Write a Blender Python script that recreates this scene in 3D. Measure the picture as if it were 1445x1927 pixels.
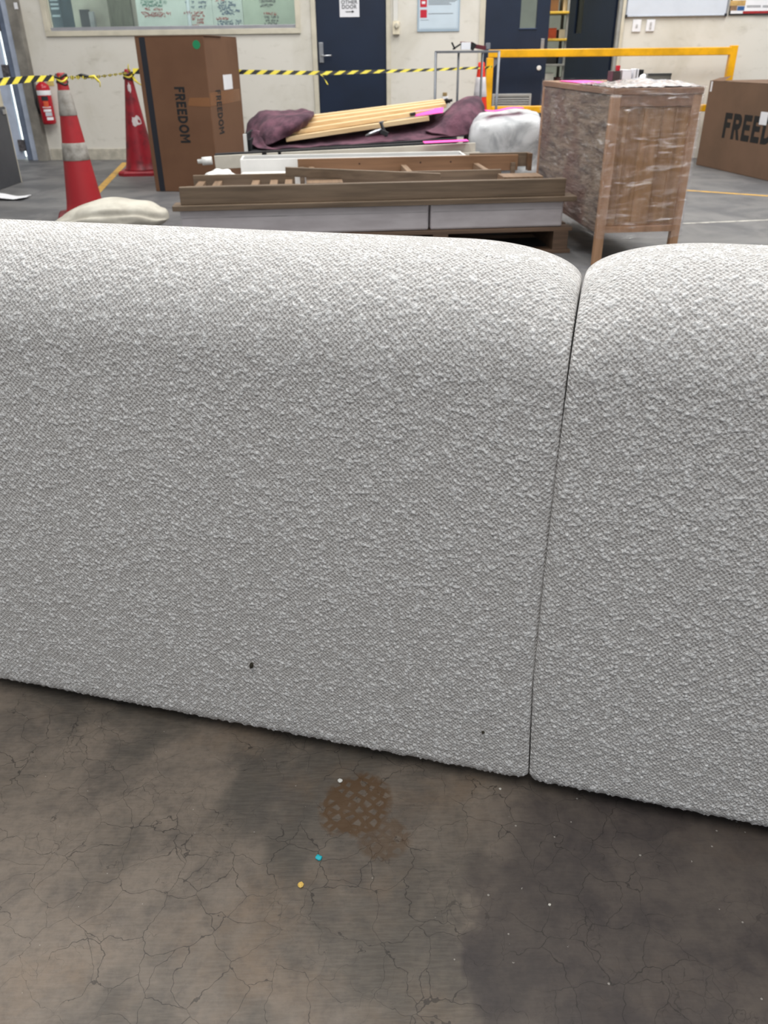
import bpy, bmesh, math, random
import numpy as np
from mathutils import Vector, Matrix, noise as mnoise

for o in list(bpy.data.objects): bpy.data.objects.remove(o)
scene = bpy.context.scene
COL = scene.collection
rnd = random.Random(7)

# ------------------------------------------------------------------ camera
F = 1500.0; H = 1.05; PITCH = math.atan(863.5/F); ROLL = math.radians(.65)
fv = Vector((0, math.cos(PITCH), -math.sin(PITCH)))
u0 = Vector((0, math.sin(PITCH), math.cos(PITCH))); r0 = Vector((1, 0, 0))
rv = r0*math.cos(ROLL) - u0*math.sin(ROLL)
uv_ = u0*math.cos(ROLL) + r0*math.sin(ROLL)
cd = bpy.data.cameras.new('camera'); cam = bpy.data.objects.new('camera', cd); COL.objects.link(cam)
cam.matrix_world = Matrix(((rv.x, uv_.x, -fv.x, 0), (rv.y, uv_.y, -fv.y, 0), (rv.z, uv_.z, -fv.z, H), (0, 0, 0, 1)))
cd.sensor_fit = 'HORIZONTAL'; cd.sensor_width = 24; cd.lens = 24*F/1445
cd.dof.use_dof = True; cd.dof.focus_distance = 1.22; cd.dof.aperture_fstop = 8.0
cd.clip_start = .02; cd.clip_end = 200
scene.camera = cam

# ------------------------------------------------------------------ world, exposure, big lights
world = bpy.data.worlds.new('world'); scene.world = world; world.use_nodes = True
bg = world.node_tree.nodes['Background']
bg.inputs[0].default_value = (.86, .93, 1, 1); bg.inputs[1].default_value = .46
vs = scene.view_settings
vs.view_transform = 'Standard'; vs.look = 'None'; vs.gamma = 1; vs.use_curve_mapping = False; vs.exposure = 0.0

def area(name, loc, sx, sy, power, color=(1, 1, 1), rot=(0, 0, 0)):
    l = bpy.data.lights.new(name, 'AREA'); l.shape = 'RECTANGLE'; l.size = sx; l.size_y = sy
    l.energy = power; l.color = color
    o = bpy.data.objects.new(name, l); COL.objects.link(o); o.location = loc; o.rotation_euler = rot
    return o
for i, (x, y, p) in enumerate([(-1.5, 3.8, 175), (2.2, 3.8, 195), (-3.2, 7.6, 90), (.6, 7.6, 150), (4.2, 7.6, 230), (-.3, .9, 45), (-.2, -1.9, 180)]):  # skylights; the last is a fill added behind the camera for sofa relief
    area('skylight_and_fill', (x, y, 5.3), 1.5, 2.6, p, (1, .995, .975))
area('office_fill', (-1.9, 10.75, 3.0), 3.0, .6, 80, (1, 1, 1))  # unseen light added to brighten the office
area('store_fill', (2.45, 10.7, 3.3), .6, .5, 180, (1, .94, .86))  # unseen light added in front of the shelves to brighten the store

# ------------------------------------------------------------------ pixel -> point helpers
def ray(x, y): return fv + rv*((x-722.5)/F) + uv_*((963.5-y)/F)
CAMP = Vector((0, 0, H))
def hit(x, y, p0, n):
    d = ray(x, y); t = (Vector(p0)-CAMP).dot(Vector(n))/d.dot(Vector(n)); return CAMP+d*t
def fl(x, y, z=0): return hit(x, y, (0, 0, z), (0, 0, 1))
def aty(x, y, Y): return hit(x, y, (0, Y, 0), (0, 1, 0))

# ------------------------------------------------------------------ materials
class NT:
    def __init__(s, m): s.t = m.node_tree; s.n = s.t.nodes; s.l = s.t.links
    def new(s, typ, **k):
        x = s.n.new(typ)
        for a, v in k.items(): setattr(x, a, v)
        return x
    def link(s, a, b): s.l.new(a, b)
    def set(s, sock, v):
        if hasattr(v, 'is_linked') or isinstance(v, bpy.types.NodeSocket): s.link(v, sock)
        else: sock.default_value = v
    def math(s, op, a, b=0.0, clamp=False):
        m = s.new('ShaderNodeMath', operation=op); m.use_clamp = clamp
        s.set(m.inputs[0], a); s.set(m.inputs[1], b); return m.outputs[0]
    def mix(s, f, a, b, mode='MIX'):
        m = s.new('ShaderNodeMix', data_type='RGBA', blend_type=mode)
        s.set(m.inputs[0], f)
        for i, v in ((6, a), (7, b)):
            if isinstance(v, tuple): v = (*v[:3], 1)
            s.set(m.inputs[i], v)
        return m.outputs[2]
    def noise(s, vec, scale, detail=3, rough=.5, dist=0):
        m = s.new('ShaderNodeTexNoise'); s.set(m.inputs['Scale'], scale); m.inputs['Detail'].default_value = detail
        m.inputs['Roughness'].default_value = rough; m.inputs['Distortion'].default_value = dist
        if vec is not None: s.link(vec, m.inputs['Vector'])
        return m.outputs[0]
    def ramp(s, v, a, b):
        m = s.new('ShaderNodeMapRange'); m.interpolation_type = 'SMOOTHSTEP'
        s.set(m.inputs[0], v); m.inputs[1].default_value = a; m.inputs[2].default_value = b; return m.outputs[0]
    def mapping(s, vec, sc, loc=(0, 0, 0), rot=(0, 0, 0)):
        m = s.new('ShaderNodeMapping'); s.link(vec, m.inputs[0]); m.inputs['Scale'].default_value = sc
        m.inputs['Location'].default_value = loc; m.inputs['Rotation'].default_value = rot; return m.outputs[0]
def lin(c): return tuple(((v/255)/12.92 if v <= 10 else ((v/255+.055)/1.055)**2.4) for v in c)
MATS = {}
def mat(name, rgb, rough=.6, metal=0., var=.12, vscale=6., stretch=(1, 1, 1), bump=0., bscale=None, spec=.5, detail=4, coat=0, rgb2=None, lo=.35, hi=.7):
    """rgb given in sRGB 0..255"""
    if name in MATS: return MATS[name]
    m = bpy.data.materials.new(name); m.use_nodes = True; MATS[name] = m
    t = NT(m); b = t.n['Principled BSDF']
    tc = t.new('ShaderNodeTexCoord').outputs['Object']
    v = t.mapping(tc, stretch)
    c = lin(rgb)
    n = t.noise(v, vscale, detail, .6)
    c2 = lin(rgb2) if rgb2 else tuple(x*(1-2*var) for x in c)
    c1 = c if rgb2 else tuple(min(1, x*(1+var*.7)) for x in c)
    t.link(t.mix(t.ramp(n, lo, hi), c1, c2), b.inputs['Base Color'])
    b.inputs['Roughness'].default_value = rough; b.inputs['Metallic'].default_value = metal
    b.inputs['Specular IOR Level'].default_value = spec; b.inputs['Coat Weight'].default_value = coat
    if bump:
        bn = t.new('ShaderNodeBump'); bn.inputs['Strength'].default_value = min(1, bump); bn.inputs['Distance'].default_value = .004
        t.link(t.noise(v, bscale or vscale*6, 4, .6), bn.inputs['Height']); t.link(bn.outputs[0], b.inputs['Normal'])
    return m
def emit(name, rgb, st):
    m = bpy.data.materials.new(name); m.use_nodes = True; t = NT(m)
    t.n.remove(t.n['Principled BSDF']); e = t.new('ShaderNodeEmission')
    tc = t.new('ShaderNodeTexCoord').outputs['Object']
    n = t.noise(t.mapping(tc, (1, 1, 3)), 3, 4)
    t.link(t.mix(t.ramp(n, .35, .65), lin(rgb), lin(tuple(x*.8 for x in rgb))), e.inputs[0]); e.inputs[1].default_value = st
    t.link(e.outputs[0], t.n['Material Output'].inputs[0]); return m

# ------------------------------------------------------------------ object helpers
def obj(name, me, parent=None, mats=(), loc=None, rot=None, smooth=False):
    o = bpy.data.objects.new(name, me); COL.objects.link(o)
    for m in mats: me.materials.append(m)
    if parent: o.parent = parent
    if loc is not None: o.location = loc
    if rot is not None: o.rotation_euler = rot
    if smooth: me.polygons.foreach_set('use_smooth', [True]*len(me.polygons))
    return o
def pydata(name, V, Fc, mats, parent=None, smooth=False, midx=None, **k):
    me = bpy.data.meshes.new(name); me.from_pydata([tuple(v) for v in V], [], Fc); me.update()
    o = obj(name, me, parent, mats, smooth=smooth, **k)
    if midx: me.polygons.foreach_set('material_index', midx)
    return o
def bmobj(name, bm, mats, parent=None, smooth=False, **k):
    me = bpy.data.meshes.new(name); bm.to_mesh(me); bm.free(); return obj(name, me, parent, mats, smooth=smooth, **k)
def add_box(bm, c, s, rot=None, bevel=0, mi=0):
    r = bmesh.ops.create_cube(bm, size=1)
    vs_ = r['verts']
    M = Matrix.Translation(c) @ (rot if rot else Matrix.Identity(4)) @ Matrix.Diagonal((*s, 1))
    bmesh.ops.transform(bm, matrix=M, verts=vs_)
    fs = {f for v in vs_ for f in v.link_faces}
    for f in fs: f.material_index = mi
    if bevel:
        es = list({e for v in vs_ for e in v.link_edges})
        rr = bmesh.ops.bevel(bm, geom=es, offset=bevel, segments=2, affect='EDGES', profile=.5)
        for f in rr['faces']: f.material_index = mi
def box(name, lo, hi, m, parent=None, bevel=.002, rot=None, loc=None):
    bm = bmesh.new(); c = [(a+b)/2 for a, b in zip(lo, hi)]; s = [abs(b-a) for a, b in zip(lo, hi)]
    add_box(bm, c, s, bevel=min(bevel, min(s)*.3)); return bmobj(name, bm, [m], parent, rot=rot, loc=loc)
def beam(name, A, B, w, h, m, parent=None, bevel=.002, up=Vector((0, 0, 1))):
    """box from A to B, A/B on the centre line"""
    A = Vector(A); B = Vector(B); d = (B-A); L = d.length; x = d.normalized()
    y = up.cross(x)
    if y.length < 1e-4: y = Vector((0, 1, 0)).cross(x)
    y.normalize(); z = x.cross(y)
    R = Matrix((x, y, z)).transposed().to_4x4()
    bm = bmesh.new(); add_box(bm, (A+B)/2, (L, w, h), rot=R, bevel=min(bevel, w*.3, h*.3)); return bmobj(name, bm, [m], parent)
def add_tube(bm, pts, rad, seg=10, mi=0, caps=True):
    pts = [Vector(p) for p in pts]; rings = []
    for i, p in enumerate(pts):
        d = (pts[min(i+1, len(pts)-1)]-pts[max(i-1, 0)]).normalized()
        a = Vector((0, 0, 1)) if abs(d.z) < .9 else Vector((1, 0, 0))
        x = d.cross(a).normalized(); y = d.cross(x)
        r = rad[i] if isinstance(rad, (list, tuple)) else rad
        rings.append([bm.verts.new(p+x*r*math.cos(2*math.pi*k/seg)+y*r*math.sin(2*math.pi*k/seg)) for k in range(seg)])
    for a, b in zip(rings, rings[1:]):
        for k in range(seg):
            f = bm.faces.new((a[k], a[(k+1) % seg], b[(k+1) % seg], b[k])); f.material_index = mi; f.smooth = True
    if caps: bm.faces.new(rings[0]).material_index = mi; bm.faces.new(rings[-1]).material_index = mi
def tube(name, pts, rad, m, parent=None, seg=10, **k):
    bm = bmesh.new(); add_tube(bm, pts, rad, seg); bmesh.ops.recalc_face_normals(bm, faces=bm.faces[:]); return bmobj(name, bm, [m], parent, **k)
def lathe(name, prof, m, parent=None, seg=32, loc=None, caps=True):
    bm = bmesh.new(); rings = []
    for r, z in prof: rings.append([bm.verts.new((r*math.cos(2*math.pi*k/seg), r*math.sin(2*math.pi*k/seg), z)) for k in range(seg)])
    for a, b in zip(rings, rings[1:]):
        for k in range(seg): bm.faces.new((a[k], a[(k+1) % seg], b[(k+1) % seg], b[k])).smooth = True
    if caps: bm.faces.new(rings[0]); bm.faces.new(rings[-1])
    bmesh.ops.recalc_face_normals(bm, faces=bm.faces[:]); return bmobj(name, bm, [m], parent, loc=loc)
def tag(o, label, cat, group=None):
    o['label'] = label; o['category'] = cat
    if group: o['group'] = group
    return o
def thing(name, label, cat, loc=(0, 0, 0), rz=0, group=None):
    o = bpy.data.objects.new(name, None); COL.objects.link(o); o.empty_display_size = .1
    o.location = loc; o.rotation_euler = (0, 0, rz); return tag(o, label, cat, group)
def struct(o): o['kind'] = 'structure'; return o
def text(name, s, size, m, loc, X, Y, parent=None, bold=0., sx=1., ext=.0006, align='CENTER'):
    """flat lettering; X = reading direction, Y = letter-up direction (world or parent space)"""
    cu = bpy.data.curves.new(name, 'FONT'); cu.body = s; cu.size = size; cu.extrude = ext; cu.offset = bold
    cu.align_x = align; cu.align_y = 'CENTER'; cu.resolution_u = 3
    t = bpy.data.objects.new(name, cu); COL.objects.link(t)
    bpy.context.view_layer.update()
    me = bpy.data.meshes.new_from_object(t.evaluated_get(bpy.context.evaluated_depsgraph_get()))
    bpy.data.objects.remove(t)
    X = Vector(X).normalized(); Y = Vector(Y).normalized(); Z = X.cross(Y)
    me.transform(Matrix.Translation(loc) @ Matrix((X, Y, Z)).transposed().to_4x4() @ Matrix.Diagonal((sx, 1, 1, 1)))
    me.materials.clear()
    return obj(name, me, parent, [m])
def block_word(name, word, h, m, loc, X, Y, parent, sx=1., sw=.235, align='CENTER'):
    """heavy geometric capitals built from strokes"""
    W = {'F': .62, 'R': .72, 'E': .66, 'D': .82, 'O': .98, 'M': .96}; gap = .13
    V, Fc = [], []; x0 = 0.
    def q(*p):
        i = len(V); V.extend([(x0+a, b-.5) for a, b in p]); Fc.append(tuple(range(i, i+len(p))))
    def bar(x1, y1, x2, y2): q((x1, y1), (x2, y1), (x2, y2), (x1, y2))
    def arc(cx, cy, rx, ry, a0, a1, n=14):
        for i in range(n):
            a, b = [math.radians(a0+(a1-a0)*k/n) for k in (i, i+1)]
            q((cx+(rx-sw)*math.cos(a), cy+(ry-sw)*math.sin(a)), (cx+rx*math.cos(a), cy+ry*math.sin(a)), (cx+rx*math.cos(b), cy+ry*math.sin(b)), (cx+(rx-sw)*math.cos(b), cy+(ry-sw)*math.sin(b)))
    for ch in word:
        w = W[ch]
        if ch in 'FERDM': bar(0, 0, sw, 1)
        if ch in 'FE': bar(sw, 1-sw, w, 1); bar(sw, .42, w*.9, .42+sw*.9)
        if ch == 'E': bar(sw, 0, w, sw)
        if ch == 'R': bar(sw, 1-sw, w-.3, 1); bar(sw, .38, w-.3, .38+sw); arc(w-.31, .69, .31, .31, -90, 90, 10); q((.30, .38), (.52, .38), (w, 0), (w-.24, 0))
        if ch == 'D': bar(sw, 1-sw, w-.5, 1); bar(sw, 0, w-.5, sw); arc(w-.5, .5, .5, .5, -90, 90, 14)
        if ch == 'O': arc(w/2, .5, w/2, .52, 0, 360, 26)
        if ch == 'M': bar(w-sw, 0, w, 1); q((sw, 1), (sw, .70), (w/2, .24), (w/2, .56)); q((w-sw, .70), (w-sw, 1), (w/2, .56), (w/2, .24))
        x0 += w+gap
    L = x0-gap; s0 = -L/2 if align == 'CENTER' else 0
    X = Vector(X).normalized(); Y = Vector(Y).normalized()
    return pydata(name, [Vector(loc)+X*((a+s0)*h*sx)+Y*(b*h) for a, b in V], Fc, [m], parent)
def patch(name, ctrl, m, parent=None, nu=8, thick=0, amp=0., fs=8., seed=0, extra=()):
    """smooth surface through a net of 3-D points (Catmull-Rom), wrinkled with noise"""
    C = np.array([[tuple(p) for p in row] for row in ctrl], float)
    def cr(A, n):
        out = []
        for i in range(len(A)-1):
            p0, p1, p2, p3 = A[max(i-1, 0)], A[i], A[i+1], A[min(i+2, len(A)-1)]
            for k in range(n):
                t = k/n; out.append(.5*((2*p1)+(-p0+p2)*t+(2*p0-5*p1+4*p2-p3)*t*t+(-p0+3*p1-3*p2+p3)*t**3))
        out.append(A[-1]); return np.array(out)
    S = cr(C, nu); S = np.array([cr(S[i], nu) for i in range(len(S))])
    a, b, _ = S.shape
    N = np.cross(np.gradient(S, axis=0), np.gradient(S, axis=1)); N /= (np.linalg.norm(N, axis=2, keepdims=True)+1e-9)
    V = []
    for i in range(a):
        for j in range(b):
            p = S[i, j]; q = Vector(p)*fs+Vector((seed, 0, 0))
            d = amp*(mnoise.noise(q)+.5*mnoise.noise(q*2.3))
            V.append(p+N[i, j]*d)
    Fc = [(i*b+j, i*b+j+1, (i+1)*b+j+1, (i+1)*b+j) for i in range(a-1) for j in range(b-1)]
    o = pydata(name, V, Fc, [m], parent, smooth=True)
    if thick:
        md = o.modifiers.new('solid', 'SOLIDIFY'); md.thickness = thick; md.offset = 0
    return o

# ------------------------------------------------------------------ materials list
def wall_mat():
    m = bpy.data.materials.new('painted_wall'); m.use_nodes = True; t = NT(m); b = t.n['Principled BSDF']
    tc = t.new('ShaderNodeTexCoord').outputs['Object']
    n1 = t.noise(tc, 1.3, 5, .6, .4); n2 = t.noise(t.mapping(tc, (1, 1, 2.5)), 5, 5, .7, .3)
    c = t.mix(t.ramp(n1, .45, .75), lin((216, 212, 203)), lin((198, 193, 180)))
    c = t.mix(t.math('MULTIPLY', t.ramp(n2, .55, .8), .55), c, lin((158, 152, 138)))
    t.link(c, b.inputs['Base Color']); b.inputs['Roughness'].default_value = .55
    bn = t.new('ShaderNodeBump'); bn.inputs['Strength'].default_value = .15; t.link(n2, bn.inputs['Height']); t.link(bn.outputs[0], b.inputs['Normal'])
    return m
WALL = wall_mat()
def floor_mat():
    m = bpy.data.materials.new('stained_concrete'); m.use_nodes = True; t = NT(m); b = t.n['Principled BSDF']
    tc = t.new('ShaderNodeTexCoord').outputs['Object']
    nA = t.noise(tc, 2.2, 6, .62, .5); nB = t.noise(tc, 9, 6, .65, .2); nC = t.noise(tc, 60, 4, .7); nD = t.noise(t.mapping(tc, (30, 260, 1), rot=(0, 0, -.1)), 1, 3, .6)
    c = t.mix(t.ramp(nA, .42, .6), lin((127, 115, 103)), lin((84, 78, 71)))
    c = t.mix(t.math('MULTIPLY', t.ramp(nB, .45, .7), .55), c, lin((70, 65, 62)))
    nE = t.noise(t.mapping(tc, (1, 1, 1), loc=(5, 3, 0)), 4.5, 5, .6, .3)
    c = t.mix(t.math('MULTIPLY', t.ramp(nE, .5, .72), .45), c, lin((126, 104, 82)))
    c = t.mix(t.math('MULTIPLY', t.ramp(nC, .4, .75), .35), c, lin((66, 62, 60)))
    c = t.mix(t.math('MULTIPLY', t.ramp(nD, .35, .7), .10), c, lin((165, 156, 146)))
    sep = t.new('ShaderNodeSeparateXYZ'); t.link(tc, sep.inputs[0]); X, Y = sep.outputs[0], sep.outputs[1]
    # old darker coating to the right with a crisp worn edge
    w = t.math('MULTIPLY', t.math('SUBTRACT', t.noise(tc, 7, 4, .6), .5), .22)
    e1 = t.math('ADD', t.math('ADD', X, t.math('MULTIPLY', Y, -.18)), w)
    dk = t.ramp(e1, -.035, .0)
    top = t.ramp(t.math('ADD', t.math('ADD', t.math('MULTIPLY', X, -.9), Y), t.math('MULTIPLY', w, 1.6)), .78, .58)
    dk = t.math('MULTIPLY', dk, t.math('ADD', t.math('MULTIPLY', top, .95), .0))
    dk2 = t.math('MULTIPLY', t.ramp(e1, .06, .30), .75)
    dk = t.math('MAXIMUM', dk, dk2)
    # only in this worn bay
    far = t.ramp(Y, 1.6, 2.4)
    dk = t.math('MULTIPLY', dk, t.math('SUBTRACT', 1.0, far))
    c = t.mix(t.math('MULTIPLY', t.math('MULTIPLY', dk, t.math('ADD', t.math('MULTIPLY', nB, .9), .38), True), .85), c, lin((54, 48, 50)))
    # greyer, cleaner, smoother concrete toward the far bay
    c = t.mix(t.math('MULTIPLY', t.ramp(Y, 2.2, 4.0), .85), c, t.mix(t.ramp(nA, .35, .65), lin((110, 111, 113)), lin((86, 87, 91))))
    # crack network
    wv = t.new('ShaderNodeVectorMath', operation='ADD'); nz = t.new('ShaderNodeTexNoise'); nz.inputs['Scale'].default_value = 14; nz.inputs['Detail'].default_value = 4
    t.link(tc, nz.inputs['Vector']); sc = t.new('ShaderNodeVectorMath', operation='SCALE'); t.link(nz.outputs[1], sc.inputs[0]); sc.inputs['Scale'].default_value = .07
    t.link(tc, wv.inputs[0]); t.link(sc.outputs[0], wv.inputs[1])
    vo = t.new('ShaderNodeTexVoronoi', feature='DISTANCE_TO_EDGE'); vo.inputs['Scale'].default_value = 17; t.link(wv.outputs[0], vo.inputs['Vector'])
    thr = t.math('MULTIPLY', t.ramp(t.noise(tc, 5, 3), .34, .58), .0085)
    cr = t.math('LESS_THAN', vo.outputs[0], thr)
    vo2 = t.new('ShaderNodeTexVoronoi', feature='DISTANCE_TO_EDGE'); vo2.inputs['Scale'].default_value = 34; t.link(wv.outputs[0], vo2.inputs['Vector'])
    cr2 = t.math('MULTIPLY', t.math('LESS_THAN', vo2.outputs[0], t.math('MULTIPLY', t.ramp(t.noise(tc, 8, 3), .48, .66), .013)), .6)
    cr = t.math('MULTIPLY', t.math('MAXIMUM', cr, cr2), t.math('SUBTRACT', 1.0, far))
    c = t.mix(t.math('MULTIPLY', cr, .62), c, lin((38, 34, 32)))
    # pale grit
    vg = t.new('ShaderNodeTexVoronoi'); vg.inputs['Scale'].default_value = 38; t.link(tc, vg.inputs['Vector'])
    g = t.math('MULTIPLY', t.math('LESS_THAN', vg.outputs[0], t.math('ADD', t.math('MULTIPLY', dk, .03), .035)), t.math('GREATER_THAN', t.noise(tc, 55, 1), .46))
    c = t.mix(t.math('MULTIPLY', g, .6), c, lin((185, 180, 172)))
    # brown mesh-pattern stain
    P = fl(672, 1520); Q = fl(720, 1575)
    def dist(p, r):
        d = t.new('ShaderNodeVectorMath', operation='DISTANCE'); t.link(tc, d.inputs[0]); d.inputs[1].default_value = p
        return t.ramp(t.math('ADD', d.outputs['Value'], t.math('MULTIPLY', t.math('SUBTRACT', nB, .5), .08)), r, r*.75)
    sm = t.math('MAXIMUM', dist(P, .066), t.math('MULTIPLY', dist(Q, .05), .6))
    vd = t.new('ShaderNodeTexVoronoi', feature='DISTANCE_TO_EDGE'); vd.inputs['Scale'].default_value = 62; vd.inputs['Randomness'].default_value = .45
    t.link(t.mapping(tc, (1, 1, 1), rot=(0, 0, .7)), vd.inputs['Vector'])
    net = t.math('SUBTRACT', 1.0, t.math('MULTIPLY', t.ramp(vd.outputs[0], .15, .3), .8))
    c = t.mix(t.math('MULTIPLY', t.math('MULTIPLY', sm, net), .75), c, lin((86, 58, 24)))
    t.link(c, b.inputs['Base Color'])
    t.link(t.math('ADD', t.math('MULTIPLY', nA, .35), .38), b.inputs['Roughness'])
    bn = t.new('ShaderNodeBump'); bn.inputs['Strength'].default_value = .5; bn.inputs['Distance'].default_value = .002
    hgt = t.math('SUBTRACT', t.math('ADD', t.math('MULTIPLY', nC, .4), t.math('MULTIPLY', nD, .07)), cr)
    t.link(hgt, bn.inputs['Height']); t.link(bn.outputs[0], b.inputs['Normal'])
    return m
FLOOR = floor_mat()
def wood(name, c1, c2, axis=0, rough=.55):
    st = [14, 14, 14]; st[axis] = .8
    return mat(name, c1, rough, rgb2=c2, vscale=2.2, stretch=tuple(st), detail=6, bump=.25, bscale=5, lo=.3, hi=.75)
OAK = wood('grey_brown_timber', (116, 98, 80), (84, 69, 54)); OAKy = wood('grey_brown_timber_across', (138, 112, 88), (104, 82, 62), 1)
OAKz = wood('oak_veneer_upright', (168, 130, 92), (126, 94, 64), 2)
OAKf = wood('oak_frame_upright', (178, 138, 106), (150, 114, 84), 2)
PINE = wood('pale_pine', (226, 200, 158), (205, 172, 126)); PALLET = wood('pallet_timber', (112, 88, 70), (72, 56, 44))
CREAM = mat('cream_trim_paint', (205, 198, 180), .5, var=.06)
WHITE = mat('white_laminate', (226, 225, 222), .4, var=.03); WHITEB = mat('off_white_board', (200, 194, 182), .5, var=.06)
BLUE = mat('navy_door_paint', (18, 32, 54), .4, var=.1, vscale=2)
BLACK = mat('black_cloth', (18, 20, 26), .8, var=.2); DARK = mat('dark_plastic', (32, 33, 38), .5)
STEEL = mat('brushed_steel', (190, 192, 196), .32, 1.0, var=.05, stretch=(1, 1, 8)); GSTEEL = mat('grey_painted_steel', (128, 131, 137), .45, .3, var=.08)
YEL = mat('yellow_rail_paint', (236, 172, 8), .35, var=.12, vscale=5, bump=.1)
PINK = mat('fluorescent_pink_card', (255, 84, 176), .6, var=.03)
INK = mat('black_print', (20, 20, 22), .7, var=.02); CARD1 = mat('brown_cardboard', (108, 75, 52), .75, rgb2=(99, 67, 45), vscale=2.5, bump=.1)
CARD2 = mat('grey_brown_cardboard', (112, 86, 68), .75, rgb2=(102, 79, 62), vscale=2.5, bump=.1)
PAPER = mat('white_paper', (228, 228, 232), .7, var=.03)
RED = mat('faded_red_plastic', (158, 28, 36), .5, rgb2=(112, 20, 30), vscale=5, bump=.15, lo=.45, hi=.85)
DRED = mat('dirty_dark_red_plastic', (150, 22, 38), .45, rgb2=(90, 12, 24), vscale=7, bump=.15, lo=.4, hi=.7)
ORED = mat('bright_orange_red_plastic', (236, 56, 34), .45, var=.06)
GREYB = mat('worn_grey_reflective_band', (158, 154, 148), .5, rgb2=(120, 114, 106), vscale=14, bump=.2)
WBAND = mat('white_reflective_band', (228, 224, 228), .4, var=.05)
TAPEY = mat('tape_yellow', (232, 214, 70), .4, var=.05); TAPEB = mat('tape_black', (20, 21, 24), .4, var=.05)
PURPLE = mat('felted_purple_blanket', (106, 70, 84), .95, rgb2=(66, 44, 56), vscale=7, bump=1, bscale=60, lo=.35, hi=.65)
SACKM = mat('dusty_canvas', (196, 192, 180), .85, rgb2=(172, 166, 154), vscale=6, bump=.5, bscale=30)
BLUEG = mat('pale_blue_door_metal', (186, 196, 216), .45, var=.08); BLUED = mat('blue_grey_frame_paint', (112, 124, 146), .5, var=.12)
CONC = mat('grey_concrete_column', (142, 138, 130), .8, rgb2=(110, 106, 100), vscale=4, bump=.4)
ROCKER = mat('ivory_plastic', (226, 216, 192), .4, var=.03)

# ------------------------------------------------------------------ setting
f = struct(box('floor', (-9, -4, -.1), (9, 18, 0), FLOOR, bevel=0))
struct(box('ceiling', (-9, -4, 5.5), (9, 18, 5.6), mat('ceiling_paint', (205, 205, 200), .8, var=.03), bevel=0))
WA = math.radians(4)
W0 = fl(160, 301); wdir = Vector((math.cos(WA), -math.sin(WA), 0)); wn = Vector((-math.sin(WA), -math.cos(WA), 0))  # wn: towards the hall
def wp(x, y, off=0.):
    """wall coordinates (u, z) of a point at distance off in front of the wall plane"""
    p = hit(x, y, W0+wn*off, wn)-W0; return p.dot(wdir), p.z
def wbox(name, u1, u2, z1, z2, d1, d2, m, parent=None, bevel=.003):
    """box in wall coordinates, d = distance in front of the wall (negative = behind)"""
    o = box(name, (u1, -d2, z1), (u2, -d1, z2), m, parent, bevel)
    if parent is None: o.location = W0; o.rotation_euler = (0, 0, -WA)
    return o
def wthing(name, label, cat, group=None): return thing(name, label, cat, W0, -WA, group)
def wempty(name):
    o = bpy.data.objects.new(name, None); COL.objects.link(o); o.location = W0; o.rotation_euler = (0, 0, -WA); o['kind'] = 'structure'; return o
uw1, zs = wp(88, 69); uw2 = wp(566, 60)[0]
ud1, ud2 = wp(597, 100)[0], wp(727, 100)[0]
ue1, ue2 = wp(905, 100)[0], wp(1158, 100)[0]
uc1, uc2 = wp(48, 150)[0], wp(66, 150)[0]
ul = wp(-60, 150)[0]
ZT = 2.06
bm = bmesh.new()
def wseg(u1, u2, z1, z2): add_box(bm, ((u1+u2)/2, .075, (z1+z2)/2), (u2-u1, .15, z2-z1))
wseg(-5, ul, 0, 5.5); wseg(ul, uc1, 2.5, 5.5); wseg(uc1, uw1, 0, 5.5); wseg(uw1, uw2, 0, zs); wseg(uw1, uw2, zs+1.1, 5.5)
wseg(uw2, ud1, 0, 5.5); wseg(ud1, ud2, ZT, 5.5); wseg(ud2, ue1, 0, 5.5); wseg(ue1, ue2, ZT, 5.5); wseg(ue2, 13, 0, 5.5)
struct(bmobj('wall_back', bm, [WALL], loc=W0, rot=(0, 0, -WA)))
struct(box('wall_left', (-8.0, 5.0, 0), (-7.85, 11, 5.5), WALL, bevel=0))
struct(wbox('wall_rear', -5, 13, 0, 5.5, -5.1, -5.0, mat('rear_wall_paint', (150, 158, 150), .7, var=.05), bevel=0))
struct(wbox('wall_partition', wp(760, 10)[0], wp(760, 10)[0]+.1, 0, 5.5, -5, -.16, mat('partition_paint', (150, 156, 146), .7, var=.05), bevel=0))
# baseboard painted strip
struct(wbox('baseboard_back', uc2+.02, ud1-.07, 0, .12, .001, .014, mat('scuffed_skirting', (188, 182, 168), .6, var=.12, vscale=9)))
# column at the left
c = struct(wbox('trim_column', uc1, uc2, 0, 5.4, .0, .10, CONC))
wt = wthing('paper_tag', 'small white paper tag stuck high on the grey concrete column', 'tag'); a, z = wp(30, 11, .1)
wbox('tag_sheet', a-.02, a+.02, z-.03, z+.03, .1015, .104, PAPER, wt)
# door_3 : pale blue door with a daylight gap
d3 = wempty('door_3')
a1, a2, a3, a4, a5 = [wp(x, 150)[0] for x in (-60, 13, 20, 33, 48)]
wbox('leaf', a1+.01, a2, 0.01, 2.49, -.06, 0.0, BLUEG, d3)
wbox('frame', a4, a5-.002, 0, 2.49, -.08, .03, BLUEG, d3); wbox('frame', a3, a4, 0, 2.49, -.1, .0, BLUED, d3)
for zz in (.16, .92, 1.36):
    wbox('hinge', a2-.02, a3+.015, zz-.06, zz+.06, .001, .03, mat('dirty_hinge_steel', (104, 100, 104), .6, .4, var=.3, vscale=30), d3)
tag(wbox('daylight_yard', ul-.3, a5+.02, 0, 2.9, -.45, -.40, emit('daylight_outside', (232, 244, 240), 3.2)), 'bright daylit yard beyond the gap of the pale blue door', 'daylight')
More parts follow.
